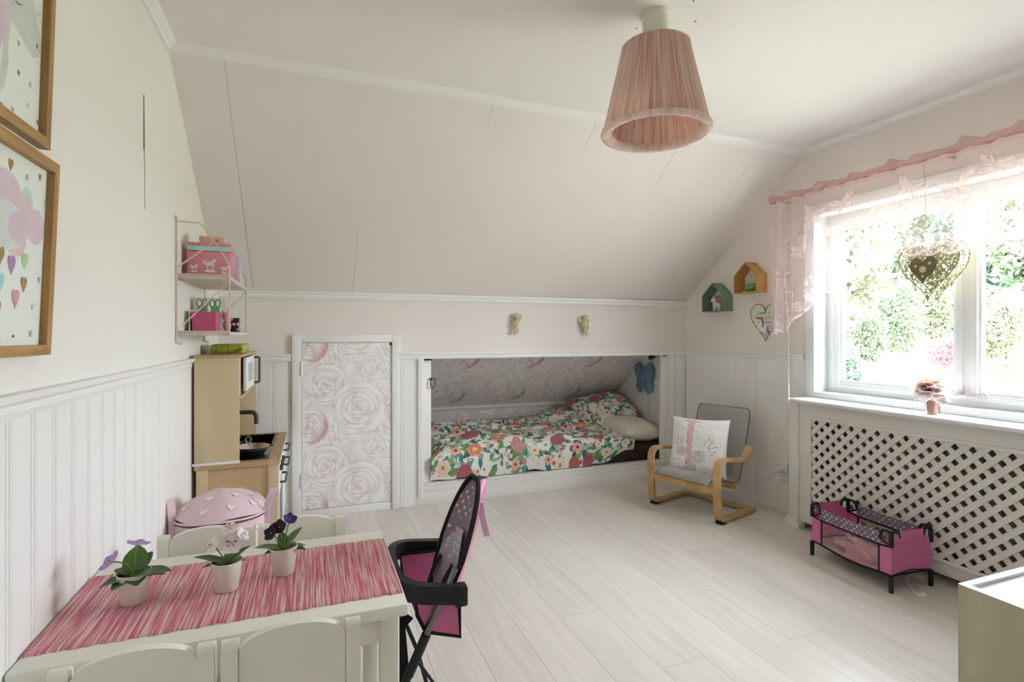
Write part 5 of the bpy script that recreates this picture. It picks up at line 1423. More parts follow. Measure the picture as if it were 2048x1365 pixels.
for Yq in (NYn, NYf):
    A_ = Vector((0.255, Yq, 0.0)); 
    top = onY(955, 1035, NYn); lowp = onY(820, 1345, NYn)
    dv = (Vector((top.x, 0, top.z)) - Vector((lowp.x, 0, lowp.z))).normalized()
    foot = Vector((lowp.x, Yq, lowp.z)) - dv*(lowp.z/dv.z); foot.y = Yq; tp = Vector((top.x, Yq, top.z))
    mid1 = foot + (tp-foot)*0.40; mid2 = foot + (tp-foot)*0.52
    fr = MB(); fr.tube([mid2, foot+(tp-foot)*(0.80 if Yq == NYn else 0.70)], 0.0085, 10); fr.build('frame_tube', M_tube, hc, True)
    sl = MB(); sl.tube([foot+(tp-foot)*0.06, mid1], 0.0115, 10); sl.tube([mid1, foot+(tp-foot)*0.55], 0.0135, 10); sl.tube([foot+Vector((0,0,0.001)), foot+(tp-foot)*0.08], 0.0145, 10); sl.build('leg', M_bfab if False else M_black, hc, True)
    # rear brace down to the floor behind
    rb = MB(); q0 = foot+(tp-foot)*0.46
    rb.tube([q0, Vector((q0.x+0.055, Yq, q0.z-0.14)), Vector((q0.x+0.10, Yq, 0.001))], 0.01, flat=(0.026,0.012,(0,1,0)), n=4) if Yq == NYf else rb.tube([q0, Vector((0.46, Yq+0.02, 0.001))], 0.0045, 8)
    rb.build('brace', M_black, hc, True)
# flat black footrest strap hanging from the tray
st = MB(); pA = onY(806, 1236, 1.52); pB = onY(797, 1268, 1.50); pC = onY(806, 1420, 1.47)
pts = [onY(818,1232,1.53), onY(800,1255,1.51), onY(806,1330,1.50), onY(812,1425,1.48)]
st.tube(pts, 0.01, flat=(0.030,0.006,(0.95,-0.3,0)), n=4); st.build('footrest_strap', M_bfab, hc, True)
# tray: U-shaped bumper
zt = 0.505
pn = onY(893, 1222, NYn); pf = Vector((0.40, NYf+0.01, 0))
tray = MB()
path = arc_fillet([(0.385, NYn-0.012, zt-0.030), (0.232, NYn-0.006, zt-0.005), (0.222, 1.60, zt+0.005), (0.245, NYf+0.012, zt+0.005), (0.400, NYf+0.016, zt-0.015)], 0.085, 8)
tray.tube(path, 0.02, flat=(0.050,0.026,(0,0,1)), n=4); tr_o = tray.build('tray_bumper', M_black, hc, True)
clampz = MB(); clampz.box((0.372, NYn-0.028, zt-0.062), (0.41, NYn+0.012, zt-0.006), bev=0.006); clampz.build('clamp', M_black, hc, True)
clampz = MB(); clampz.box((0.385, NYf-0.012, zt-0.045), (0.42, NYf+0.028, zt+0.012), bev=0.006); clampz.build('clamp', M_black, hc, True)
# seat sling and side wings
def seat_fn(u, v):   # u across (near..far), v front..back
    y = NYn+0.02 + u*(NYf-NYn-0.04)
    return (0.285+0.115*v, y, 0.405 - 0.030*v - 0.02*math.sin(math.pi*u))
uvgrid('seat', seat_fn, 12, 8, M_mag, hc, 0.25, 0.18)
def side_poly(y, sgn):
    P = [onY(828,1178,NYn+0.02), onY(833,1228,NYn+0.02), onY(850,1262,NYn+0.02), onY(923,1279,NYn), onY(921,1222,NYn), onY(917,1170,NYn+0.01), onY(890,1190,NYn+0.02)]
    return [(p.x, y, p.z) for p in P]
for y in (NYn+0.012, NYf-0.012):
    pz = side_poly(y, 1)
    if y > NYn+0.1: pz = [(min(p[0], 0.40), p[1], p[2]) for p in pz[:3]]+[(0.40, y, pz[3][2]+0.03), (0.40, y, pz[5][2])]
    MB().add(pz, [tuple(range(len(pz)))]).add([(p[0], p[1]+0.003, p[2]) for p in pz], [tuple(range(len(pz)-1,-1,-1))]).build('side_wing', M_pinkf, hc)
    mb = MB(); mb.tube([(p[0], p[1], p[2]) for p in pz], 0.0055, 6, closed=True); mb.build('piping', M_bfab, hc, True)
mb = MB(); mb.tube([onY(889,1190,NYn+0.008), onY(848,1262,NYn+0.008)], 0.004, 6); mb.build('strap', M_bfab, hc, True)
# padded back: an upright oval shell leaning back, dotted lining, black edge, pink outside
bh0, bh1 = 0.395, 0.752
def back_fn(u, v, off=0.0):
    a = (u-0.5)*2                      # across
    wv = 0.118*math.sqrt(max(0.0, 1-((v-0.42)/0.60)**2)) if v > 0.42 else 0.118*(0.72+0.28*v/0.42)
    z = bh0 + (bh1-bh0)*v
    x = 0.405 + 0.105*v**1.1 - 0.055*(a*a)*(1-0.35*v) + off
    y = (NYn+NYf)/2 + a*wv
    return (x, y, z)
uvgrid('back_cover', lambda u, v: back_fn(u, v), 22, 30, M_dots, hc, 0.26, 0.40)
uvgrid('back_outer', lambda u, v: back_fn(u, v, 0.010), 22, 30, M_pinkf, hc, 0.26, 0.40)
rimp = [back_fn(0, v, 0.005) for v in np.linspace(0, 1, 22)] + [back_fn(1, v, 0.005) for v in np.linspace(1, 0, 22)]
mb = MB(); mb.tube(rimp, 0.0085, 6); mb.build('edge_binding', M_bfab, hc, True)
def pad_fn(u, v):
    p = back_fn(0.30+0.64*u, 0.02+0.52*v); b_ = math.sin(math.pi*u)*math.sin(math.pi*min(1, v*1.0))
    return (p[0]-0.012-0.02*b_, p[1], p[2])
M_dots2 = dots_mat('light_grey_dotted_fabric', hexc('a3a4b2'), [hexc('d084b0'), hexc('e8c8d0'), hexc('ead8c8'), hexc('d89cc0')], 36, 0.24)
def pad_oval(u, v):
    vv2 = v; wv = math.sin(math.pi*min(0.98, 0.30+0.70*v))**0.6 if v > 0.25 else 0.85+0.15*v/0.25
    return pad_fn(0.5+(u-0.5)*min(1, wv), vv2)
uvgrid('seat_pad', pad_oval, 18, 18, M_dots2, hc, 0.17, 0.20)
for a in (0.40, 0.80):
    mb = MB(); q1 = back_fn(a, 0.30); q2 = back_fn(a, 0.06)
    mb.tube(bez([(q1[0]-0.03,q1[1],q1[2]), (q1[0]-0.055,q1[1],(q1[2]+q2[2])/2), (q2[0]-0.05,q2[1],q2[2]), (0.33, q2[1], 0.392)],5), 0.008, flat=(0.024,0.003,(0,1,0)), n=4); mb.build('harness_strap', M_bfab, hc, True)
mb = MB(); rb0 = back_fn(0.10, 0.84, 0.008)
mb.tube(bez([(rb0[0],rb0[1],rb0[2]), (rb0[0]+0.008,rb0[1]-0.004,rb0[2]-0.05), (rb0[0]+0.020,rb0[1]-0.006,rb0[2]-0.10)],5), 0.01, flat=(0.018,0.002,(0.9,-0.4,0)), n=4); mb.build('ribbon', plain('lilac_ribbon', hexc('e6c6e0'), 0.5), hc, True)
# ============================================================ ARMCHAIR WITH CUSHION
M_bent = wood('bent_birch', hexc('b99461'), hexc('cfae7c'), rough=0.4, scale=(12, 12, 12), bump=0.02)
M_pad = plain('grey_cotton_pad', hexc('a8a59e'), 0.85, var=0.06, vscale=30, bump=0.2, bscale=500)
M_padlt = plain('light_grey_pad_seat', hexc('c2c6c8'), 0.8, var=0.05, vscale=30, bump=0.2, bscale=500)
fl = Vector((2.25, 3.157, 0)); frt = Vector((2.395, 2.669, 0))
axis = (frt-fl).normalized(); back = Vector((-axis.y, axis.x, 0))
if back.x < 0: back = -back
ac = thing('bentwood_armchair', "child's bentwood armchair with grey seat pad by the bead board wall", 'armchair', tuple((fl+frt)/2))
def AC(t, w, z):   # t back from the front legs, w along the front (0 = left leg centre .. 1 = right), z up
    p = fl + (frt-fl)*w + back*t; return Vector((p.x, p.y, z))
for w in (0.0, 1.0):
    P2 = [(0.43,0.020),(0.10,0.020),(0.030,0.030),(0.006,0.085),(0.0,0.20),(-0.004,0.32),(0.012,0.378),(0.060,0.398),(0.18,0.385),(0.28,0.372),(0.335,0.385),(0.385,0.445)]
    mb = MB(); mb.tube(bez([AC(t, w, z) for t, z in P2], 6), 0.01, flat=(0.048, 0.020, tuple(axis)), n=4)
    sidef = mb.build('side_frame', M_bent, ac, True, angle=35)
    MB().box((-0.028,-0.024,0.0),(0.022,0.024,0.016), Matrix.Translation(AC(0.045, w, 0.0)) @ Matrix.Rotation(math.atan2(back.y, back.x), 4, 'Z')).build('foot_pad', M_black, sidef)
    for z in (0.19, 0.235): MB().ball(AC(0.0, w+0.045*(1 if w else -1)*1.05, z), 0.005, 8).build('bolt', M_steel, sidef, True)
def rail(t0, z0, wd, th, nm, tilt=0):
    mb = MB(); mb.tube([AC(t0, 0.045, z0), AC(t0, 0.955, z0)], 0.01, flat=(wd, th, (0, 0, 1)) if not tilt else (wd, th, tuple(back)), n=4); mb.build(nm, M_bent, ac)
rail(0.008, 0.205, 0.042, 0.018, 'front_rail'); rail(0.405, 0.020, 0.05, 0.020, 'floor_rail', 1); rail(0.27, 0.19, 0.04, 0.016, 'rear_rail')
# pad: seat curve running up into the back
path = [(-0.015,0.235),(0.02,0.262),(0.10,0.258),(0.20,0.235),(0.30,0.205),(0.345,0.215),(0.375,0.28),(0.415,0.40),(0.455,0.53),(0.485,0.63),(0.497,0.682)]
PP = bez([Vector((a, 0, b_)) for a, b_ in path], 6)
# bent frame under the pad
for w in (0.16, 0.84):
    mb = MB(); mb.tube([AC(p.x+0.012, w, p.z-0.027) for p in PP[5:]], 0.01, flat=(0.04, 0.012, tuple(axis)), n=4); mb.build('back_slat', M_bent, ac, True)
cum = [0.0]
for a_, b_ in zip(PP[:-1], PP[1:]): cum.append(cum[-1]+(b_-a_).length)
tot = cum[-1]
def pad_surface(sg):
    n = len(PP); nw = 15; P = np.zeros((n, nw, 3))
    for i, p in enumerate(PP):
        a_ = PP[max(0, i-1)]; b_ = PP[min(n-1, i+1)]; tg = (b_-a_).normalized(); nr = Vector((-tg.z, 0, tg.x))
        f = cum[i]/tot; endr = min(1.0, min(f, 1-f)/0.03)
        cw = 1.0 if f < 0.93 else math.sqrt(max(0.0, 1-((f-0.93)/0.07)**2))*0.10+0.90
        quilt = 0.004*abs(math.sin(cum[i]*math.pi/0.026)) if 0.50 < f < 0.78 else 0.0
        for k in range(nw):
            q = k/(nw-1); e = min(1.0, min(q, 1-q)/0.06)
            h = (0.020*(e*endr)**0.5 - quilt)*sg
            w = 0.5+(q-0.5)*0.80*cw
            P[i, k] = AC(p.x+nr.x*h, w, p.z+nr.z*h)
    return P
npgrid('seat_pad', pad_surface(1), None, M_pad, ac); npgrid('pad_underside', pad_surface(-1), None, M_padlt, ac, flip=True)
ps = pad_surface(0); edge_pts = [Vector(p) for p in ps[:, 0]]+[Vector(p) for p in ps[-1, 1:]]+[Vector(p) for p in ps[::-1, -1]]
mb = MB(); mb.tube([Vector(p) for p in edge_pts], 0.004, 6); mb.build('pad_piping', plain('pad_piping_grey', hexc('77736c'), 0.8), ac, True)

# white cushion with a pink letter, grey roses and sprigs
def letter_print(U, V, sg):
    w = 0.40; u = (U/w - 0.5)*2; v = (V/w - 0.5)*2           # v up
    col = np.broadcast_to(np.array(hexc('eeecec')), U.shape+(3,)).copy()
    if sg < 0: return col
    def bl(m, c): 
        nonlocal col
        col = col + (np.array(hexc(c)) - col)*np.clip(m, 0, 1)[..., None]
    def el_(cx, cy, rx, ry, ro=0, soft=0.15):
        dx, dy = u-cx, v-cy; a_ = (dx*math.cos(ro)+dy*math.sin(ro))/rx; b_ = (-dx*math.sin(ro)+dy*math.cos(ro))/ry
        return (1-np.hypot(a_, b_))/soft
    wc = 0.75+0.25*fbm(u*4, v*4, 2)
    bar = np.minimum((0.10+0.03*np.abs(v)-np.abs(u+0.22))/0.015, (0.92-np.abs(v-0.02))/0.02)
    bl(bar*wc, 'e3bcc2')
    bl(np.minimum((0.30-np.abs(u+0.22))/0.02, (0.035-np.abs(v-0.88))/0.012)*wc, 'dfb4bb'); bl(np.minimum((0.22-np.abs(u+0.22))/0.02, (0.035-np.abs(v+0.78))/0.012)*wc, 'dfb4bb')
    for (cx, cy, R) in ((-0.50, -0.22, 0.22), (0.10, -0.36, 0.27), (-0.15, -0.72, 0.2)):
        bl(el_(cx, cy, R, R*0.85), 'd6d2d2')
        r = np.hypot(u-cx, (v-cy)/0.85)/R; th = np.arctan2(v-cy, u-cx)
        bl((np.cos(2*np.pi*(3.0*r+th/6.283)) > 0.55)*(r < 0.95)*0.7, 'b8b4b8'); bl((np.cos(2*np.pi*(3.0*r+th/6.283)+1.2) > 0.8)*(r < 0.9)*0.6, 'efe6e4')
    rg = np.random.default_rng(5)
    for (cx, cy, an, n_, L2) in ((-0.55, 0.0, 2.2, 12, 0.34), (-0.35, 0.02, 1.7, 8, 0.3), (-0.72, -0.62, 3.0, 12, 0.38), (0.32, -0.02, 1.0, 12, 0.38), (0.45, -0.18, 0.5, 10, 0.34), (0.30, -0.80, -0.4, 10, 0.34), (-0.48,-0.80,3.7,8,0.3)):
        for k in range(n_):
            t = (k+1)/n_; s = 1 if k % 2 else -1
            px, py = cx+math.cos(an)*L2*t-math.sin(an)*0.08*s, cy+math.sin(an)*L2*t+math.cos(an)*0.08*s
            px += rg.normal()*0.02; py += rg.normal()*0.02
            bl(el_(px, py, 0.034, 0.017, an+1.0*s, 0.4), ['8f8b84','b09a7a','a9a4a0'][k % 3])
    for (cx, cy, c) in ((0.12,-0.22,'b09a78'),(-0.30,-0.62,'c08a8a'),(-0.02,-0.80,'d2a68c'),(0.55,-0.25,'e6c4ca')): bl(el_(cx, cy, 0.045, 0.05, 0, 0.4), c)
    return col
P_let = printed('letter_cushion_print', 0.75, bump=0.12, bscale=400)
cc = AC(0.195, 0.49, 0.425)
nrm = Vector((-0.86, -0.50, 0.27))
pillow('cushion', 'white cushion with a pink letter and grey roses on the armchair', 'cushion', orient(tuple(cc), (0.50, -0.86, 0.02), tuple(nrm)), 0.40, 0.40, 0.13, letter_print, P_let, 130, 8)

# ============================================================ WALL THINGS ON THE WINDOW WALL
def house_shelf(label, y0, y1, z0, ze, zp, depth, mo, mi):
    t = thing('house_shelf', label, 'shelf', (R_-depth/2, (y0+y1)/2, z0))
    ym = (y0+y1)/2; th = 0.006
    out = [(y0,z0),(y1,z0),(y1,ze),(ym,zp),(y0,ze)]
    inn = [(y0+th,z0+th),(y1-th,z0+th),(y1-th,ze-th*0.4),(ym,zp-th*1.5),(y0+th,ze-th*0.4)]
    names = ['floor_panel','side_panel','roof_panel','roof_panel','side_panel']
    for i in range(5):
        j = (i+1) % 5
        MB().prism([out[i],out[j],inn[j],inn[i]], R_-depth, R_-0.0005, 'yz').build(names[i], mo, t)
    MB().ball((R_-0.004, ym+0.03, ze-0.005), 0.004, 8).build('hanging_hook', M_black, t, True)
    return t
M_hg = plain('sage_green_paint', hexc('6f8a72'), 0.5); M_ho = plain('ochre_paint', hexc('c48f52'), 0.5)
house_shelf('sage green house shaped wall shelf under the sloped ceiling', 3.177, 3.401, 1.379, 1.505, 1.602, 0.10, M_hg, M_hg)
house_shelf('ochre house shaped wall shelf next to the pink curtain', 2.852, 3.063, 1.500, 1.628, 1.722, 0.10, M_ho, M_ho)
# little unicorn figurine
M_uni = plain('white_vinyl', hexc('ddd8cc'), 0.45)
un = thing('unicorn_figurine', 'white toy unicorn with pink mane in the green house shelf', 'figurine', (2.95, 3.25, 1.385))
def remesh(mb, name, mat, parent, vox=0.003, smooth_it=6):
    o = mb.build(name, mat, parent, True, angle=0)
    md = o.modifiers.new('fuse', 'REMESH'); md.mode = 'VOXEL'; md.voxel_size = vox; md.use_smooth_shade = True
    ms = o.modifiers.new('soften', 'SMOOTH'); ms.iterations = smooth_it; ms.factor = 0.5
    return o
bz = 1.3852
mb = MB(); cyu = 3.292
mb.ball((2.95, cyu-0.012, bz+0.046), (0.017, 0.034, 0.018), 14)
for dy in (-0.036, 0.012):
    for dx in (-0.009, 0.009): mb.tube([(2.95+dx, cyu+dy, bz), (2.95+dx, cyu+dy, bz+0.045)], [0.0085, 0.010], 10)
mb.tube([(2.95, cyu+0.012, bz+0.05), (2.95, cyu+0.026, bz+0.088)], [0.015, 0.013], 10)
mb.ball((2.95, cyu+0.033, bz+0.093), (0.016, 0.020, 0.018), 12); mb.ball((2.95, cyu+0.050, bz+0.083), (0.012, 0.013, 0.012), 12)
for dx in (-0.009, 0.009): mb.tube([(2.95+dx, cyu+0.022, bz+0.105), (2.95+dx*1.2, cyu+0.020, bz+0.119)], [0.005, 0.002], 6)
remesh(mb, 'body', M_uni, un, 0.0028, 3)
mb = MB(); mb.tube(bez([(2.95, cyu+0.030, bz+0.113),(2.95, cyu+0.012, bz+0.110),(2.95, cyu+0.001, bz+0.085),(2.95, cyu-0.002, bz+0.062)],4), [0.010]*10+[0.008]*3, 8); mb.build('mane', plain('coral_mane', hexc('d07c78'), 0.5), un, True)
mb = MB(); mb.tube([(2.95, cyu+0.040, bz+0.108), (2.95, cyu+0.050, bz+0.130)], [0.005, 0.001], 8); mb.build('horn', plain('horn_pink', hexc('d9a090'), 0.4), un, True)
mb = MB(); mb.tube(bez([(2.95, cyu-0.044, bz+0.055),(2.95, cyu-0.056, bz+0.045),(2.95, cyu-0.055, bz+0.025)],4), [0.006]*5+[0.004]*4, 8); mb.build('tail', MATS['coral_mane'], un, True)
# green ribbed pod
gp = thing('green_toy', 'glossy green ribbed toy lying in the ochre house shelf', 'toy', (2.945, 2.93, 1.506))
mb = MB()
def podrip(a, r, z): return 0.0016*math.cos(9*a)*min(1, r/0.02)
Mp = Matrix.Translation((2.945, 2.948, 1.5365)) @ Matrix.Rotation(math.radians(78), 4, 'X')
mb.lathe([(0.030*math.sin(t), 0.050*math.cos(t)) for t in np.linspace(math.pi-0.05, 0.05, 16)], 36, Mp, rip=podrip); mb.build('body', plain('green_gloss', hexc('6fae62'), 0.25, var=0.15, vscale=40), gp, True)
mb = MB(); mb.ball((2.938, 3.006, 1.5135), (0.008, 0.010, 0.007), 10); mb.build('snout', plain('cream_vinyl', hexc('d8cfb4'), 0.5), gp, True)

# heart-shaped sign
hs_ = thing('heart_sign', 'heart shaped metal sign with unicorn and lettering behind the curtain edge', 'sign', (2.99, 2.87, 1.155))
hy, hz, HW, HH = 2.858, 1.288, 0.270, 0.262
M_sign = plain('pale_mint_enamel', hexc('dde3d4'), 0.4, var=0.05, vscale=12)
MB().prism([(hy+p[0], hz+p[1]) for p in heart2d(44, HW, HH)], R_-0.010, R_-0.004, 'yz').build('board', M_sign, hs_)
mb = MB(); mb.tube([(R_-0.010, hy+p[0], hz+p[1]) for p in heart2d(44, HW, HH)], 0.0028, 6, closed=True); mb.build('rusty_rim', plain('rust_rim', hexc('8a7a64'), 0.7), hs_, True)
MB().prism([(hy+p[0]*0.12, hz+0.088+p[1]*0.12) for p in heart2d(20, HW, HH)], R_-0.0115, R_-0.0102, 'yz').build('small_heart', plain('coral_print', hexc('cf8a72'), 0.5), hs_)
def text_part(txt, size, mat, M, parent, nm='lettering', shear=0.0):
    cu = bpy.data.curves.new(nm, 'FONT'); cu.body = txt; cu.size = size; cu.extrude = 0.0004; cu.shear = shear; cu.align_x = 'CENTER'; cu.resolution_u = 3
    to = bpy.data.objects.new(nm+'_tmp', cu); COL.objects.link(to)
    dg = bpy.context.evaluated_depsgraph_get(); me = bpy.data.meshes.new_from_object(to.evaluated_get(dg))
    bpy.data.objects.remove(to); bpy.data.curves.remove(cu)
    me.transform(M); me.materials.clear()
    return link(nm, me, mat, parent)
def wallM(y, z, rot=0.0):  # text on the window wall, reading towards -Y, facing -X
    return Matrix.Translation((R_-0.0112, y, z)) @ Matrix(((0,0,-1,0),(-1,0,0,0),(0,1,0,0),(0,0,0,1))) @ Matrix.Rotation(rot, 4, 'Z')
TE = plain('teal_ink', hexc('3f8f92'), 0.5); YE = plain('yellow_ink', hexc('cfae3c'), 0.5); BL = plain('blue_ink', hexc('4a8fa8'), 0.5)
text_part('Leave a little', 0.036, TE, wallM(hy-0.020, hz+0.058, 0.05), hs_, shear=0.2)
text_part('Sparkle', 0.046, YE, wallM(hy-0.045, hz+0.022, 0.05), hs_, shear=0.2)
text_part('wherever', 0.032, BL, wallM(hy-0.052, hz-0.008, 0.05), hs_, shear=0.2)
text_part('you go', 0.032, BL, wallM(hy-0.060, hz-0.036, 0.05), hs_, shear=0.2)
PK = plain('pink_ink', hexc('cf6f96'), 0.5); WH = plain('white_ink', hexc('f0ede6'), 0.5); BK = plain('dark_ink', hexc('4a423e'), 0.5)
def mot(poly, mat, nm, lay=0): MB().prism(poly, R_-0.0108-lay*0.0003, R_-0.0102, 'yz').build(nm, mat, hs_)
mot(ell(hy+0.058, hz+0.005, 0.030, 0.024, 20), WH, 'unicorn_head', 0); mot(ell(hy+0.030, hz-0.045, 0.050, 0.030, 20), WH, 'unicorn_body', 0)
for (dy, dz, a_, b_) in ((0.058,0.030,0.024,0.009),(0.032,0.022,0.009,0.020),(0.024,0.0,0.008,0.022),(0.022,-0.022,0.008,0.016)): mot(ell(hy+dy, hz+dz, a_, b_, 16), PK, 'mane_lock', 1)
mot(ell(hy-0.018, hz-0.050, 0.012, 0.026, 18), PK, 'tail', 1); mot(ell(hy-0.030, hz-0.070, 0.014, 0.012, 16), PK, 'tail', 1)
mot(ell(hy+0.064, hz+0.002, 0.005, 0.007, 14), BK, 'eye', 2); mot([(hy+0.078,hz+0.022),(hy+0.070,hz+0.030),(hy+0.092,hz+0.042)], PK, 'horn', 1)
for k in range(4): mot(ell(hy+0.046-k*0.017, hz-0.070-k*0.006, 0.003, 0.008, 12, 0.5), BK, 'hoof', 1)
for (dy, dz) in ((0.088,0.052),(0.078,-0.03),(0.10,0.035)): mot([(hy+dy+p[0], hz+dz+p[1]) for p in star2d(0.006)], YE, 'star', 1)

# socket and white cord
M_cord = plain('white_cable', hexc('ecebe6'), 0.4)
sk = thing('wall_socket', 'white double wall socket beside the radiator cover', 'socket', (R_-0.01, 2.70, 0.27))
for z in (0.235, 0.30):
    pl_ = box('socket_plate', (R_-0.026, 2.665, z-0.030), (R_-0.0095, 2.735, z+0.030), M_win, sk, 0.004)
    MB().lathe([(0.022,0),(0.021,-0.004),(0.019,-0.004)], 20, Matrix.Translation((R_-0.030,2.70,z)) @ Matrix.Rotation(math.pi/2,4,'Y'), cap=False).build('socket_ring', M_win, pl_, True)
plug = MB(); plug.tube([(R_-0.028,2.70,0.30),(R_-0.060,2.70,0.30)], 0.015, 10)
cd_ = thing('light_cord', 'white electric cord hanging from the curtain to the wall socket', 'cord', (R_-0.03, 2.70, 0.30))
plug.build('plug', M_cord, cd_, True)
pA = onX(1575, 664, 2.93); 
mb = MB(); mb.tube(bez([(2.90, 2.62, 1.60), (2.925, 2.61, 1.24), onX(1577,745,2.94), onX(1578,800,2.75), onX(1576,840,2.90), onX(1562,885,R_-0.014), onX(1558,920,R_-0.014), (R_-0.075,2.705,0.31), (R_-0.055,2.70,0.30)], 8), 0.0022, 6); mb.build('cable', M_cord, cd_, True)
cd2 = thing('floor_cord', 'white cord running along the bead board behind the armchair', 'cord', (R_-0.02, 3.1, 0.2))
mb = MB(); mb.tube(bez([(R_-0.06,2.70,0.235), onX(1556,942,R_-0.016), onX(1525,960,R_-0.016), onX(1495,970,R_-0.016), onX(1470,972,R_-0.016), onX(1440,965,R_-0.016)], 8), 0.003, 6); mb.build('cable', M_cord, cd2, True)
mb = MB(); mb.tube([(R_-0.028,2.70,0.235),(R_-0.062,2.70,0.235)], 0.015, 10); mb.build('plug', M_cord, cd2, True)

# flower in a glass on the sill
sx, sy = 2.905, 1.735; sz = 0.8035
fg = thing('sill_flower', 'pale pink silk peony in a small glass on the window sill', 'flower', (sx, sy, sz))
MB().lathe([(0.029,0.0005),(0.031,0.001),(0.033,0.072),(0.0315,0.072),(0.0295,0.004)], 28, Matrix.Translation((sx,sy,sz)), cap=False).build('glass', thin_glass('tumbler_glass', (0.96,0.93,0.92), 0.10), fg, True)
MB().lathe([(0.022,0.004),(0.0285,0.064),(0.027,0.066),(0.0005,0.066)], 28, Matrix.Translation((sx,sy,sz)), cap=True).build('inner_pot', plain('peach_pot', hexc('d9ab90'), 0.6), fg, True)
rg = np.random.default_rng(2); pm = [sheer('petal_blush', hexc('f2dcd8'), 1.0, transl=0.5), sheer('petal_peach', hexc('e6bfa6'), 1.0, transl=0.5), sheer('petal_pale', hexc('f7eeec'), 1.0, transl=0.5)]
fc = Vector((sx-0.005, sy+0.004, sz+0.120))
for k in range(64):
    q = (k+0.5)/64; e_ = math.asin(max(-1, min(1, 1.0-1.72*q))); a_ = k*2.39996
    ln = (0.076+0.014*q)*rg.uniform(0.88, 1.12)
    mi_ = 1 if q < 0.30 and k % 3 else (2 if k % 2 else 0)
    leaf_mesh(dirM(fc, a_, e_) @ Matrix.Rotation(rg.normal()*0.3, 4, 'X'), ln, ln*0.50, curl=0.02, cup=0.30, n=4).build('petal', pm[mi_], fg, True)
for (a_, e_) in ((-1.3, 0.1), (-1.7, -0.1), (2.0, 0.0)):
    leaf_mesh(dirM(fc+Vector((0,0,-0.035)), a_, e_), 0.085, 0.018).build('leaf', plain('silk_leaf', hexc('9cc0a0'), 0.6), fg, True)
mb = MB(); mb.tube([(sx,sy,sz+0.066), tuple(fc)], 0.003, 6); mb.build('stem', M_stem, fg, True)
# window catch
wc_ = MB(); wc_.box((R_+0.062, 1.60, 0.885), (R_+0.088, 1.73, 0.900), bev=0.004); wc_.build('catch_plate', M_steel, window, True)
wc_ = MB(); wc_.tube([(R_+0.055, 1.68, 0.905), (R_+0.050, 1.58, 0.907)], 0.006, 8); wc_.build('catch_handle', plain('pinkish_grip', hexc('b8aaa8'), 0.4), window, True)
# ============================================================ CEILING LAMP
lc = onZ(1311, 30, zc(1.2)); lx, ly = lc.x, lc.y; lz = zc(lx)
lp = thing('ceiling_lamp', 'ceiling lamp with pleated peach pink fabric shade', 'lamp', (lx, ly, lz))
MB().lathe([(0.0005,-0.125),(0.042,-0.125),(0.050,-0.012),(0.056,-0.010),(0.056,-0.0005),(0.0005,-0.0005)], 32, Matrix.Translation((lx,ly,lz)), cap=False).build('ceiling_cup', plain('cream_plastic', hexc('e4e2d2'), 0.4), lp, True)
m, nt, b = _new('pleated_peach_fabric'); N, Lk = nt.nodes, nt.links; setp(b, Roughness=0.85)
at = N.new('ShaderNodeAttribute'); at.attribute_name = 'tone'
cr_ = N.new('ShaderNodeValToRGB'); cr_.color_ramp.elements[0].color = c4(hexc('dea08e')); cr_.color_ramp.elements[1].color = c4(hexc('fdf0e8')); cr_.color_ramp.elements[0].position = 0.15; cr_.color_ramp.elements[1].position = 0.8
Lk.new(at.outputs['Fac'], cr_.inputs['Fac']); Lk.new(cr_.outputs['Color'], b.inputs['Base Color'])
tr_ = N.new('ShaderNodeBsdfTranslucent'); Lk.new(cr_.outputs['Color'], tr_.inputs['Color'])
mx = N.new('ShaderNodeMixShader'); mx.inputs['Fac'].default_value = 0.45; Lk.new(b.outputs[0], mx.inputs[1]); Lk.new(tr_.outputs[0], mx.inputs[2]); Lk.new(mx.outputs[0], N['Material Output'].inputs['Surface'])
M_shade = m
def shade(name, prof, amp, seed, shrink=0.0):
    na = 1100; ang = np.linspace(0, 2*np.pi, na+1); rgl = np.random.default_rng(seed)
    P = np.zeros((len(prof), na+1, 3)); T = np.zeros((len(prof), na+1))
    ph = rgl.uniform(0, 6.28, 8)
    for i, (r, z) in enumerate(prof):
        wv = np.sin(ang*150+ph[0]+0.6*np.sin(ang*7)) *0.6 + np.sin(ang*233+ph[1]+z*14)*0.4
        rr_ = r + amp*wv
        P[i] = np.stack([lx+rr_*np.cos(ang), ly+rr_*np.sin(ang), np.full(na+1, lz+z)], -1)
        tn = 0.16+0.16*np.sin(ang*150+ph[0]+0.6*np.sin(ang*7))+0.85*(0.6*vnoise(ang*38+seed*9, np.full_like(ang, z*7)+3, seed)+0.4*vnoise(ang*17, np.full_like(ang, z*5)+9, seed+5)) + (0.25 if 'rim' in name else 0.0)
        T[i] = np.clip(tn, 0, 1)
    T[:, -1] = T[:, 0]
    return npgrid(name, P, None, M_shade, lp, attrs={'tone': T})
zt_, zb_ = -0.125, -0.432
prof = [(0.122,zt_)]+[(0.122+(0.192-0.122)*q, zt_+(zb_-zt_)*q) for q in np.linspace(0.04, 0.97, 14)]+[(0.197, zb_-0.004)]
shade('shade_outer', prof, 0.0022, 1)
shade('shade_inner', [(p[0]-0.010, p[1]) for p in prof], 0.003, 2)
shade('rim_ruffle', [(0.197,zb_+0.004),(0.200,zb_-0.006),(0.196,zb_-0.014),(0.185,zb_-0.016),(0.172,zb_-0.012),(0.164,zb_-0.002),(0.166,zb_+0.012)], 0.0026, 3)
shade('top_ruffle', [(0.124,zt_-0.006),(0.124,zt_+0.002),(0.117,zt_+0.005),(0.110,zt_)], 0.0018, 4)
mb = MB()
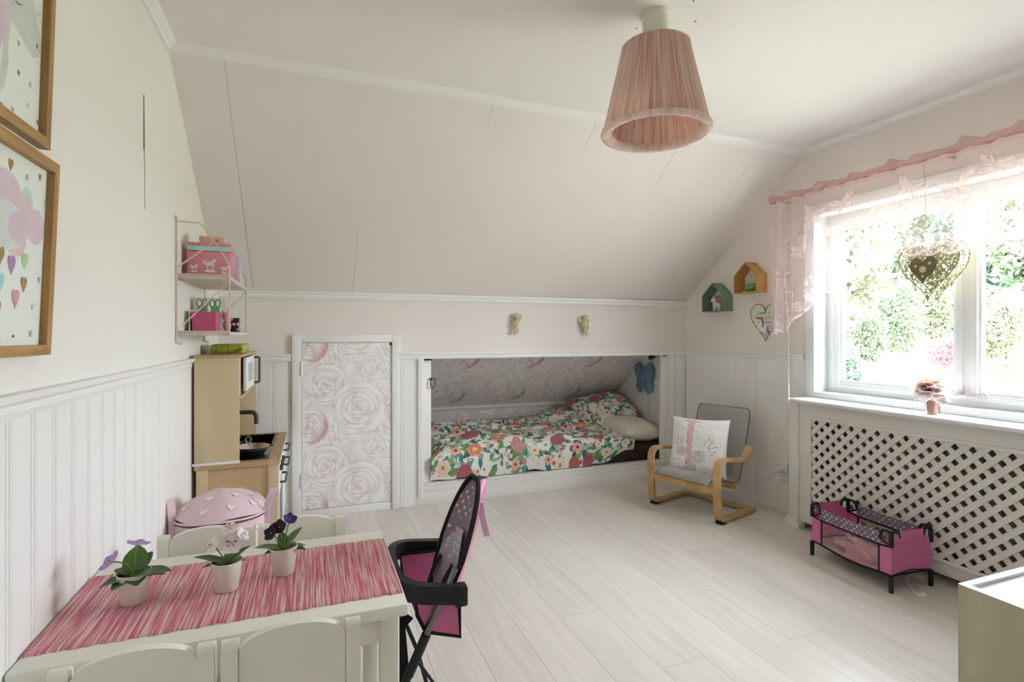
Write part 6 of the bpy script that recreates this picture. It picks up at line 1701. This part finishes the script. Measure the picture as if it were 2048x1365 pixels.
for k in range(3):
    a_ = k*2.094; mb.tube([(lx+0.04*math.cos(a_), ly+0.04*math.sin(a_), lz-0.15), (lx+0.112*math.cos(a_), ly+0.112*math.sin(a_), lz-0.128)], 0.002, 6)
mb.build('shade_carrier', M_white, lp)
mb = MB(); mb.lathe([(0.016,-0.20),(0.018,-0.125)], 16, Matrix.Translation((lx,ly,lz))); mb.ball((lx,ly,lz-0.235), (0.03,0.03,0.038), 14); mb.build('bulb', plain('opal_bulb', hexc('e8e4da'), 0.3), lp, True)

# ============================================================ CHERUBS, BUTTERFLY CUSHION, KNOB
M_ch = plain('gilded_resin', hexc('c9b58a'), 0.55, var=0.3, vscale=60)
M_chg = plain('greenish_resin', hexc('b9b89c'), 0.6, var=0.25, vscale=50)
def cherub(label, x, z, kind):
    t = thing('cherub', label, 'ornament', (x, B_-0.01, z), 0, 'cherubs over the bed')
    y = B_-0.016; mb = MB()
    def b_(dx, dz, rx, rz_, dy=0.0): mb.ball((x+dx, y+dy, z+dz), (rx, min(rx, rz_)*0.85, rz_), 12)
    def l_(p0, p1, r0, r1): mb.tube([(x+p0[0], y+p0[1], z+p0[2]) for p0 in (p0, ((p0[0]+p1[0])/2,(p0[1]+p1[1])/2,(p0[2]+p1[2])/2), p1)], [r0, (r0+r1)/2, r1], 10)
    if kind == 0:
        b_(0.0, 0.055, 0.021, 0.022, -0.006); b_(0.004, 0.012, 0.020, 0.026); b_(-0.002, -0.018, 0.018, 0.018)
        l_((-0.012,-0.004,0.025),(-0.032,-0.012,0.002),0.009,0.007); l_((-0.032,-0.012,0.002),(-0.014,-0.018,-0.004),0.007,0.006)
        l_((0.016,-0.004,0.026),(0.028,-0.010,0.048),0.009,0.006); l_((-0.006,-0.004,-0.025),(-0.012,-0.016,-0.050),0.012,0.009); l_((-0.012,-0.016,-0.050),(-0.020,-0.004,-0.078),0.009,0.006)
        l_((0.006,-0.004,-0.025),(0.008,-0.014,-0.046),0.012,0.009); l_((0.008,-0.014,-0.046),(-0.010,-0.006,-0.074),0.009,0.006)
        wings = [((0.030,0.052),0.013,0.026,-0.4),((-0.022,0.030),0.008,0.020,0.8)]
    else:
        b_(0.006, 0.052, 0.020, 0.020, -0.006); b_(0.004, 0.005, 0.024, 0.032); b_(0.004, -0.028, 0.020, 0.018)
        l_((-0.012,-0.004,0.028),(-0.030,-0.012,-0.006),0.009,0.007); l_((-0.030,-0.012,-0.006),(-0.012,-0.02,0.0),0.007,0.006)
        l_((0.022,-0.004,0.026),(0.026,-0.014,0.000),0.009,0.006); l_((0.0,-0.004,-0.036),(0.004,-0.014,-0.056),0.012,0.009); l_((0.004,-0.014,-0.056),(0.022,-0.004,-0.080),0.009,0.006)
        l_((0.010,-0.004,-0.036),(0.016,-0.012,-0.056),0.011,0.008); l_((0.016,-0.012,-0.056),(0.028,-0.004,-0.076),0.008,0.006)
        wings = [((-0.032,0.040),0.014,0.018,0.7),((0.030,0.030),0.010,0.022,-0.6)]
    body = remesh(mb, 'body', M_ch, t, 0.0035, 2)
    hb = MB(); hx = 0.0 if kind == 0 else 0.006
    rg_ = np.random.default_rng(kind+4)
    for k in range(16):
        a_ = rg_.uniform(0.2, math.pi-0.2); d_ = rg_.uniform(0.6, 1)
        hb.ball((x+hx+0.020*math.cos(a_)*d_, y-0.004+0.010*rg_.uniform(-1, 1), z+0.058+0.020*math.sin(a_)*d_), 0.0075, 8)
    remesh(hb, 'curly_hair', M_chg, t, 0.003, 1)
    for (c_, a_, b2, ro) in wings:
        MB().prism([(x+p[0], z+p[1]) for p in ell(c_[0], c_[1], a_, b2, 18, ro)], B_-0.016, B_-0.002+0.002, 'xz').build('wing', M_chg, t)
    if kind == 0: MB().box((x-0.012, y-0.016, z-0.012), (x+0.016, y+0.004, z+0.018), bev=0.006).build('drape', M_chg, t, True)
    else:
        mb2 = MB(); mb2.tube([(x+0.002+0.031*math.cos(t2), y+0.002, z-0.004+0.045*math.sin(t2)) for t2 in np.linspace(-2.6, 0.9, 18)], 0.0055, 8); mb2.build('wreath', M_chg, t, True)
    return t
cherub('gilded resin cherub wall ornament with hands at its chest', 1.436, 1.275, 0)
cherub('gilded resin cherub wall ornament leaning in a wreath', 2.012, 1.272, 1)

bf_ = thing('butterfly_cushion', 'blue butterfly shaped cushion hanging on the alcove end wall', 'cushion', (AX1-0.03, 4.09, 0.80))
mb = MB(); bx, by_, bz_ = AX1-0.026, 4.095, 0.808
def lobe(dy, dz, ry, rz_, rot, dx=0.0):
    M = Matrix.Translation((bx+dx, by_+dy, bz_+dz)) @ Matrix.Rotation(rot, 4, 'X'); mb.ball((0,0,0), (0.024, ry, rz_), 20, M)
lobe(0.072, 0.050, 0.062, 0.098, -0.28); lobe(-0.078, 0.046, 0.072, 0.098, 0.28); lobe(0.058, -0.068, 0.052, 0.066, 0.30); lobe(-0.066, -0.072, 0.062, 0.066, -0.30)
mb.ball((bx-0.012, by_, bz_-0.005), (0.020, 0.020, 0.095), 14)
remesh(mb, 'padded_wings', plain('teal_blue_cotton', hexc('6f95aa'), 0.85, var=0.05, vscale=20, bump=0.2, bscale=400), bf_, 0.006, 4)
mb = MB(); mb.tube([(bx-0.030, by_, bz_-0.09), (bx-0.033, by_, bz_), (bx-0.030, by_, bz_+0.08)], 0.006, 8); mb.build('body_roll', MATS['teal_blue_cotton'], bf_, True)

kn = thing('wall_spotlight', 'small black spotlight in the upper corner of the bed alcove', 'spotlight', (AX1, 3.97, 1.0))
mb = MB(); mb.tube([(AX1, 3.965, 1.002), (AX1-0.03, 3.965, 1.002)], 0.008, 10); mb.build('bracket', M_black, kn, True)
mb = MB(); mb.tube([(AX1-0.028, 3.99, 0.998), (AX1-0.050, 3.955, 1.000), (AX1-0.058, 3.945, 1.0)], [0.014, 0.020, 0.021], 14); mb.build('head', M_black, kn, True)

# ============================================================ DOLL COT
M_cotp = plain('cot_pink_fabric', hexc('d273a2'), 0.6, var=0.05, vscale=8, bump=0.15, bscale=500)
M_mesh = sheer('cot_mesh', hexc('c9a9b4'), alpha=0.30, transl=0.3)
M_cotd = dots_mat('cot_dotted_fabric', hexc('77707c'), [hexc('c864a0'), hexc('e2c0c8'), hexc('ead8d0'), hexc('d48ab4')], 46, 0.24)
ct = thing('doll_cot', 'pink travel cot for dolls with black corners and dotted side bands', 'doll cot', (2.65, 1.88, 0))
F0 = Vector((2.556, 2.125, 0)); F1 = Vector((2.520, 1.680, 0))
e1 = (F1-F0); e2 = Vector((0.250, -0.018, 0))
def CT(a, w, z): p = F0 + e1*a + e2*w; return Vector((p.x, p.y, z))   # a along the long side, w across (0 = front)
corners = [(0,0),(1,0),(0,1),(1,1)]
for (a_, w_) in corners:
    mb = MB(); sa, sw = (1 if a_ == 0 else -1), (1 if w_ == 0 else -1)
    mb.tube([CT(a_, w_, 0.0), CT(a_, w_, 0.075)], [0.010, 0.011], 8); mb.build('foot', M_black, ct, True)
    mb = MB(); mb.tube([CT(a_, w_, 0.21), CT(a_, w_, 0.272)], 0.0105, 10)
    mb.tube(arc_fillet([CT(a_+sa*0.13, w_, 0.238), CT(a_+sa*0.10, w_, 0.280), CT(a_, w_, 0.280), CT(a_, w_, 0.215)], 0.015, 4), 0.007, 8)
    mb.tube(arc_fillet([CT(a_, w_+sw*0.20, 0.250), CT(a_, w_+sw*0.17, 0.280), CT(a_, w_, 0.280)], 0.015, 4), 0.007, 8)
    mb.tube([CT(a_+sa*0.13, w_, 0.240), CT(a_, w_, 0.212)], 0.005, 6)
    mb.build('corner_bracket', M_black, ct, True)
def quad(name, fn, mat, nu=14, nv=8, su=0.4, sv=0.2): return uvgrid(name, fn, nu, nv, mat, ct, su, sv)
# end panels
for a_ in (0, 1):
    quad('end_panel', lambda u, v, a_=a_: CT(a_+(0.006 if a_ == 0 else -0.006)*math.sin(math.pi*u), u, 0.078+0.015*math.sin(math.pi*u)*(1-v)+v*(0.155+0.012*math.sin(math.pi*u))), M_cotp)
    quad('end_flap', lambda u, v, a_=a_: CT(a_+(-0.010 if a_ == 0 else 0.010)*math.sin(math.pi*v), 0.13+0.74*u, 0.225+0.055*v), M_cotp, 10, 6)
    mb = MB(); mb.tube([CT(a_, 0.0, 0.078), CT(a_, 0.5, 0.092), CT(a_, 1.0, 0.078)], 0.004, 6); mb.build('edge_tape', M_bfab, ct, True)
for w_ in (0, 1):
    for (u0, u1) in ((0.0, 0.135), (0.865, 1.0)):
        quad('side_panel', lambda u, v, w_=w_, u0=u0, u1=u1: CT(u0+(u1-u0)*u, w_, 0.075+0.14*v), M_cotp, 5, 5)
    quad('mesh_window', lambda u, v, w_=w_: CT(0.135+0.73*u, w_, (0.075-0.012*math.sin(math.pi*u))*(1-v)+0.205*v), M_mesh, 10, 6)
    quad('dotted_band', lambda u, v, w_=w_: CT(0.12+0.76*u, w_+(-0.012 if w_ == 0 else 0.012)*math.sin(math.pi*v), 0.205+0.062*v-0.004*math.sin(math.pi*u)), M_cotd, 20, 6, 0.36, 0.062)
    mb = MB(); mb.tube([CT(0.0, w_, 0.212), CT(0.135, w_, 0.204), CT(0.865, w_, 0.204), CT(1.0, w_, 0.212)], 0.0045, 6); mb.tube([CT(0.135, w_, 0.208), CT(0.135, w_, 0.075)], 0.004, 6); mb.tube([CT(0.865, w_, 0.208), CT(0.865, w_, 0.075)], 0.004, 6)
    mb.tube(bez([CT(0.0, w_, 0.077), CT(0.15, w_, 0.074), CT(0.5, w_, 0.060), CT(0.85, w_, 0.074), CT(1.0, w_, 0.077)], 5), 0.005, 6); mb.build('edge_tape', M_bfab, ct, True)
quad('cot_pad', lambda u, v: CT(0.02+0.96*u, 0.03+0.94*v, 0.0775-0.024*math.sin(math.pi*u)*(0.5+0.5*math.sin(math.pi*v))), plain('cot_pad_pink', hexc('ddb0bc'), 0.8), 14, 8)
quad('floor_sling', lambda u, v: CT(u, v, 0.074-0.026*math.sin(math.pi*u)*(0.5+0.5*math.sin(math.pi*v))), plain('dark_nylon', hexc('3a383a'), 0.7), 14, 8)
mb = MB(); mb.tube(bez([onZ(1815,1160,0.05), onZ(1818,1168,0.02), onZ(1824,1182,0.003), onZ(1836,1192,0.003), onZ(1853,1190,0.003)], 5), 0.01, flat=(0.022,0.0012,(0.3,0.6,0.75)), n=4); mb.build('care_label', M_paper, ct, True)
# doll lying in the cot, legs towards the far end
M_skin = plain('doll_skin', hexc('dcb8a2'), 0.5); M_dress = plain('doll_dress_pink', hexc('dba2ae'), 0.75, var=0.1, vscale=40, bump=0.3, bscale=200); M_leg = plain('doll_tights_cream', hexc('e4d2c8'), 0.7)
dl = thing('doll', 'doll in a pink dress and cream tights lying in the cot', 'doll', tuple(CT(0.55, 0.5, 0.06)))
mb = MB(); zc0 = 0.080
def T_(p0, p1, r0, r1, n=10): mb.tube([p0, (p0+p1)/2, p1], [r0, (r0+r1)/2, r1], n)
T_(CT(0.50,0.5,zc0), CT(0.74,0.5,zc0+0.006), 0.030, 0.033, 14); mb.ball(CT(0.50,0.5,zc0), 0.031, 12); mb.ball(CT(0.75,0.5,zc0+0.006), 0.031, 12)
mb.ball(CT(0.86,0.5,zc0+0.016), (0.036,0.036,0.038), 16)
mb.ball(CT(0.86,0.5,zc0+0.054), (0.006,0.006,0.006), 8)
T_(CT(0.73,0.30,zc0+0.004), CT(0.66,0.18,zc0+0.010), 0.013, 0.011); T_(CT(0.66,0.18,zc0+0.010), CT(0.56,0.26,zc0+0.026), 0.011, 0.009); mb.ball(CT(0.55,0.28,zc0+0.028), 0.011, 8)
T_(CT(0.73,0.70,zc0+0.004), CT(0.66,0.82,zc0+0.010), 0.013, 0.011); T_(CT(0.66,0.82,zc0+0.010), CT(0.56,0.74,zc0+0.026), 0.011, 0.009); mb.ball(CT(0.55,0.72,zc0+0.028), 0.011, 8)
for w_, zz in ((0.32, 0.0), (0.66, 0.012)):
    T_(CT(0.48,0.4+0.2*(w_ > 0.5),zc0), CT(0.32,w_,zc0+0.014+zz), 0.021, 0.017); T_(CT(0.32,w_,zc0+0.014+zz), CT(0.19,w_,zc0+0.010+zz), 0.017, 0.013); mb.ball(CT(0.17,w_,zc0+0.018+zz), (0.012,0.014,0.021), 10)
remesh(mb, 'body', M_skin, dl, 0.004, 3)
mb = MB()
for w_, zz in ((0.32, 0.0), (0.66, 0.012)): T_(CT(0.44,0.44*(w_ < 0.5)+0.56*(w_ > 0.5),zc0+0.006), CT(0.26,w_,zc0+0.0135+zz), 0.0235, 0.0195)
mb.build('tights', M_leg, dl, True)
uvgrid('dress', lambda u, v: CT(0.36+0.42*v, 0.5+(0.34-0.12*v)*math.cos(math.pi*u)*(1+0.05*math.sin(u*40)*(1-v)), zc0-0.024+(0.062+0.004*v)*math.sin(math.pi*u)+0.004*math.sin(u*31+v*5)*(1-v)), 40, 14, M_dress, dl, 1, 1)
for w_ in (0.26, 0.74):
    mb = MB(); mb.ball(CT(0.68,w_,zc0+0.012), (0.020,0.022,0.018), 12); mb.build('sleeve', M_dress, dl, True)
mb = MB(); mb.tube([CT(0.60,0.5+0.24*math.cos(t2),zc0-0.02+0.064*math.sin(t2)) for t2 in np.linspace(0.1,3.04,12)], 0.004, 6); mb.build('sash', plain('doll_ribbon', hexc('e6c8c8'), 0.5), dl, True)
hbm = MB(); rg_ = np.random.default_rng(9)
for k in range(26):
    a_ = rg_.uniform(0, 6.28); hbm.ball(CT(0.875+0.05*rg_.random(),0.5+0.15*math.cos(a_),zc0+0.016+0.034*math.sin(a_)), 0.009, 8)
remesh(hbm, 'hair', plain('doll_hair', hexc('b08a5c'), 0.7), dl, 0.005, 1)

# ============================================================ LOW CABINET IN THE NEAR RIGHT CORNER
M_cab = wood('grey_oak_panel', hexc('b3aa90'), hexc('c8c0a8'), rough=0.55, scale=(9, 9, 1.2), bump=0.04, contrast=(0.3, 0.75))
M_cabw = plain('cabinet_white', hexc('eceef0'), 0.35)
k0 = onZ(1916, 1168, 0.56)
cbn = thing('low_cabinet', 'low cabinet with oak end panel and white edged top near the radiator', 'cabinet', (k0.x+0.4, k0.y-0.4, 0))
x0, y1 = k0.x, k0.y; x1_, y0_ = min(x0+0.85, 2.75), y1-0.80
box('end_panel', (x0, y0_, 0), (x0+0.020, y1, 0.5585), M_cab, cbn, 0.0008)
box('end_panel', (x1_-0.020, y0_, 0), (x1_, y1, 0.5585), M_cab, cbn, 0.0008)
box('edge_strip', (x0, y0_, 0.559), (x0+0.020, y1, 0.5605), M_cabw, cbn)
box('rear_rail', (x0+0.0205, y1-0.020, 0.02), (x1_-0.0205, y1, 0.5605), M_cabw, cbn, 0.0008)
box('front_rail', (x0+0.0205, y0_, 0.02), (x1_-0.0205, y0_+0.020, 0.5605), M_cabw, cbn, 0.0008)
box('top_panel', (x0+0.0205, y0_+0.0205, 0.538), (x1_-0.0205, y1-0.0205, 0.552), M_cabw, cbn, 0.0005)
box('bottom_panel', (x0+0.0205, y0_+0.0205, 0.05), (x1_-0.0205, y1-0.0205, 0.066), M_cabw, cbn)
cp = onX(1948, 1206, x0)
MB().lathe([(0.0065,0),(0.0065,-0.0012),(0.003,-0.0012),(0.0028,-0.0004)], 16, Matrix.Translation(cp) @ Matrix.Rotation(math.pi/2,4,'Y')).build('cover_cap', plain('pale_green_cap', hexc('b4c4b4'), 0.4), cbn)
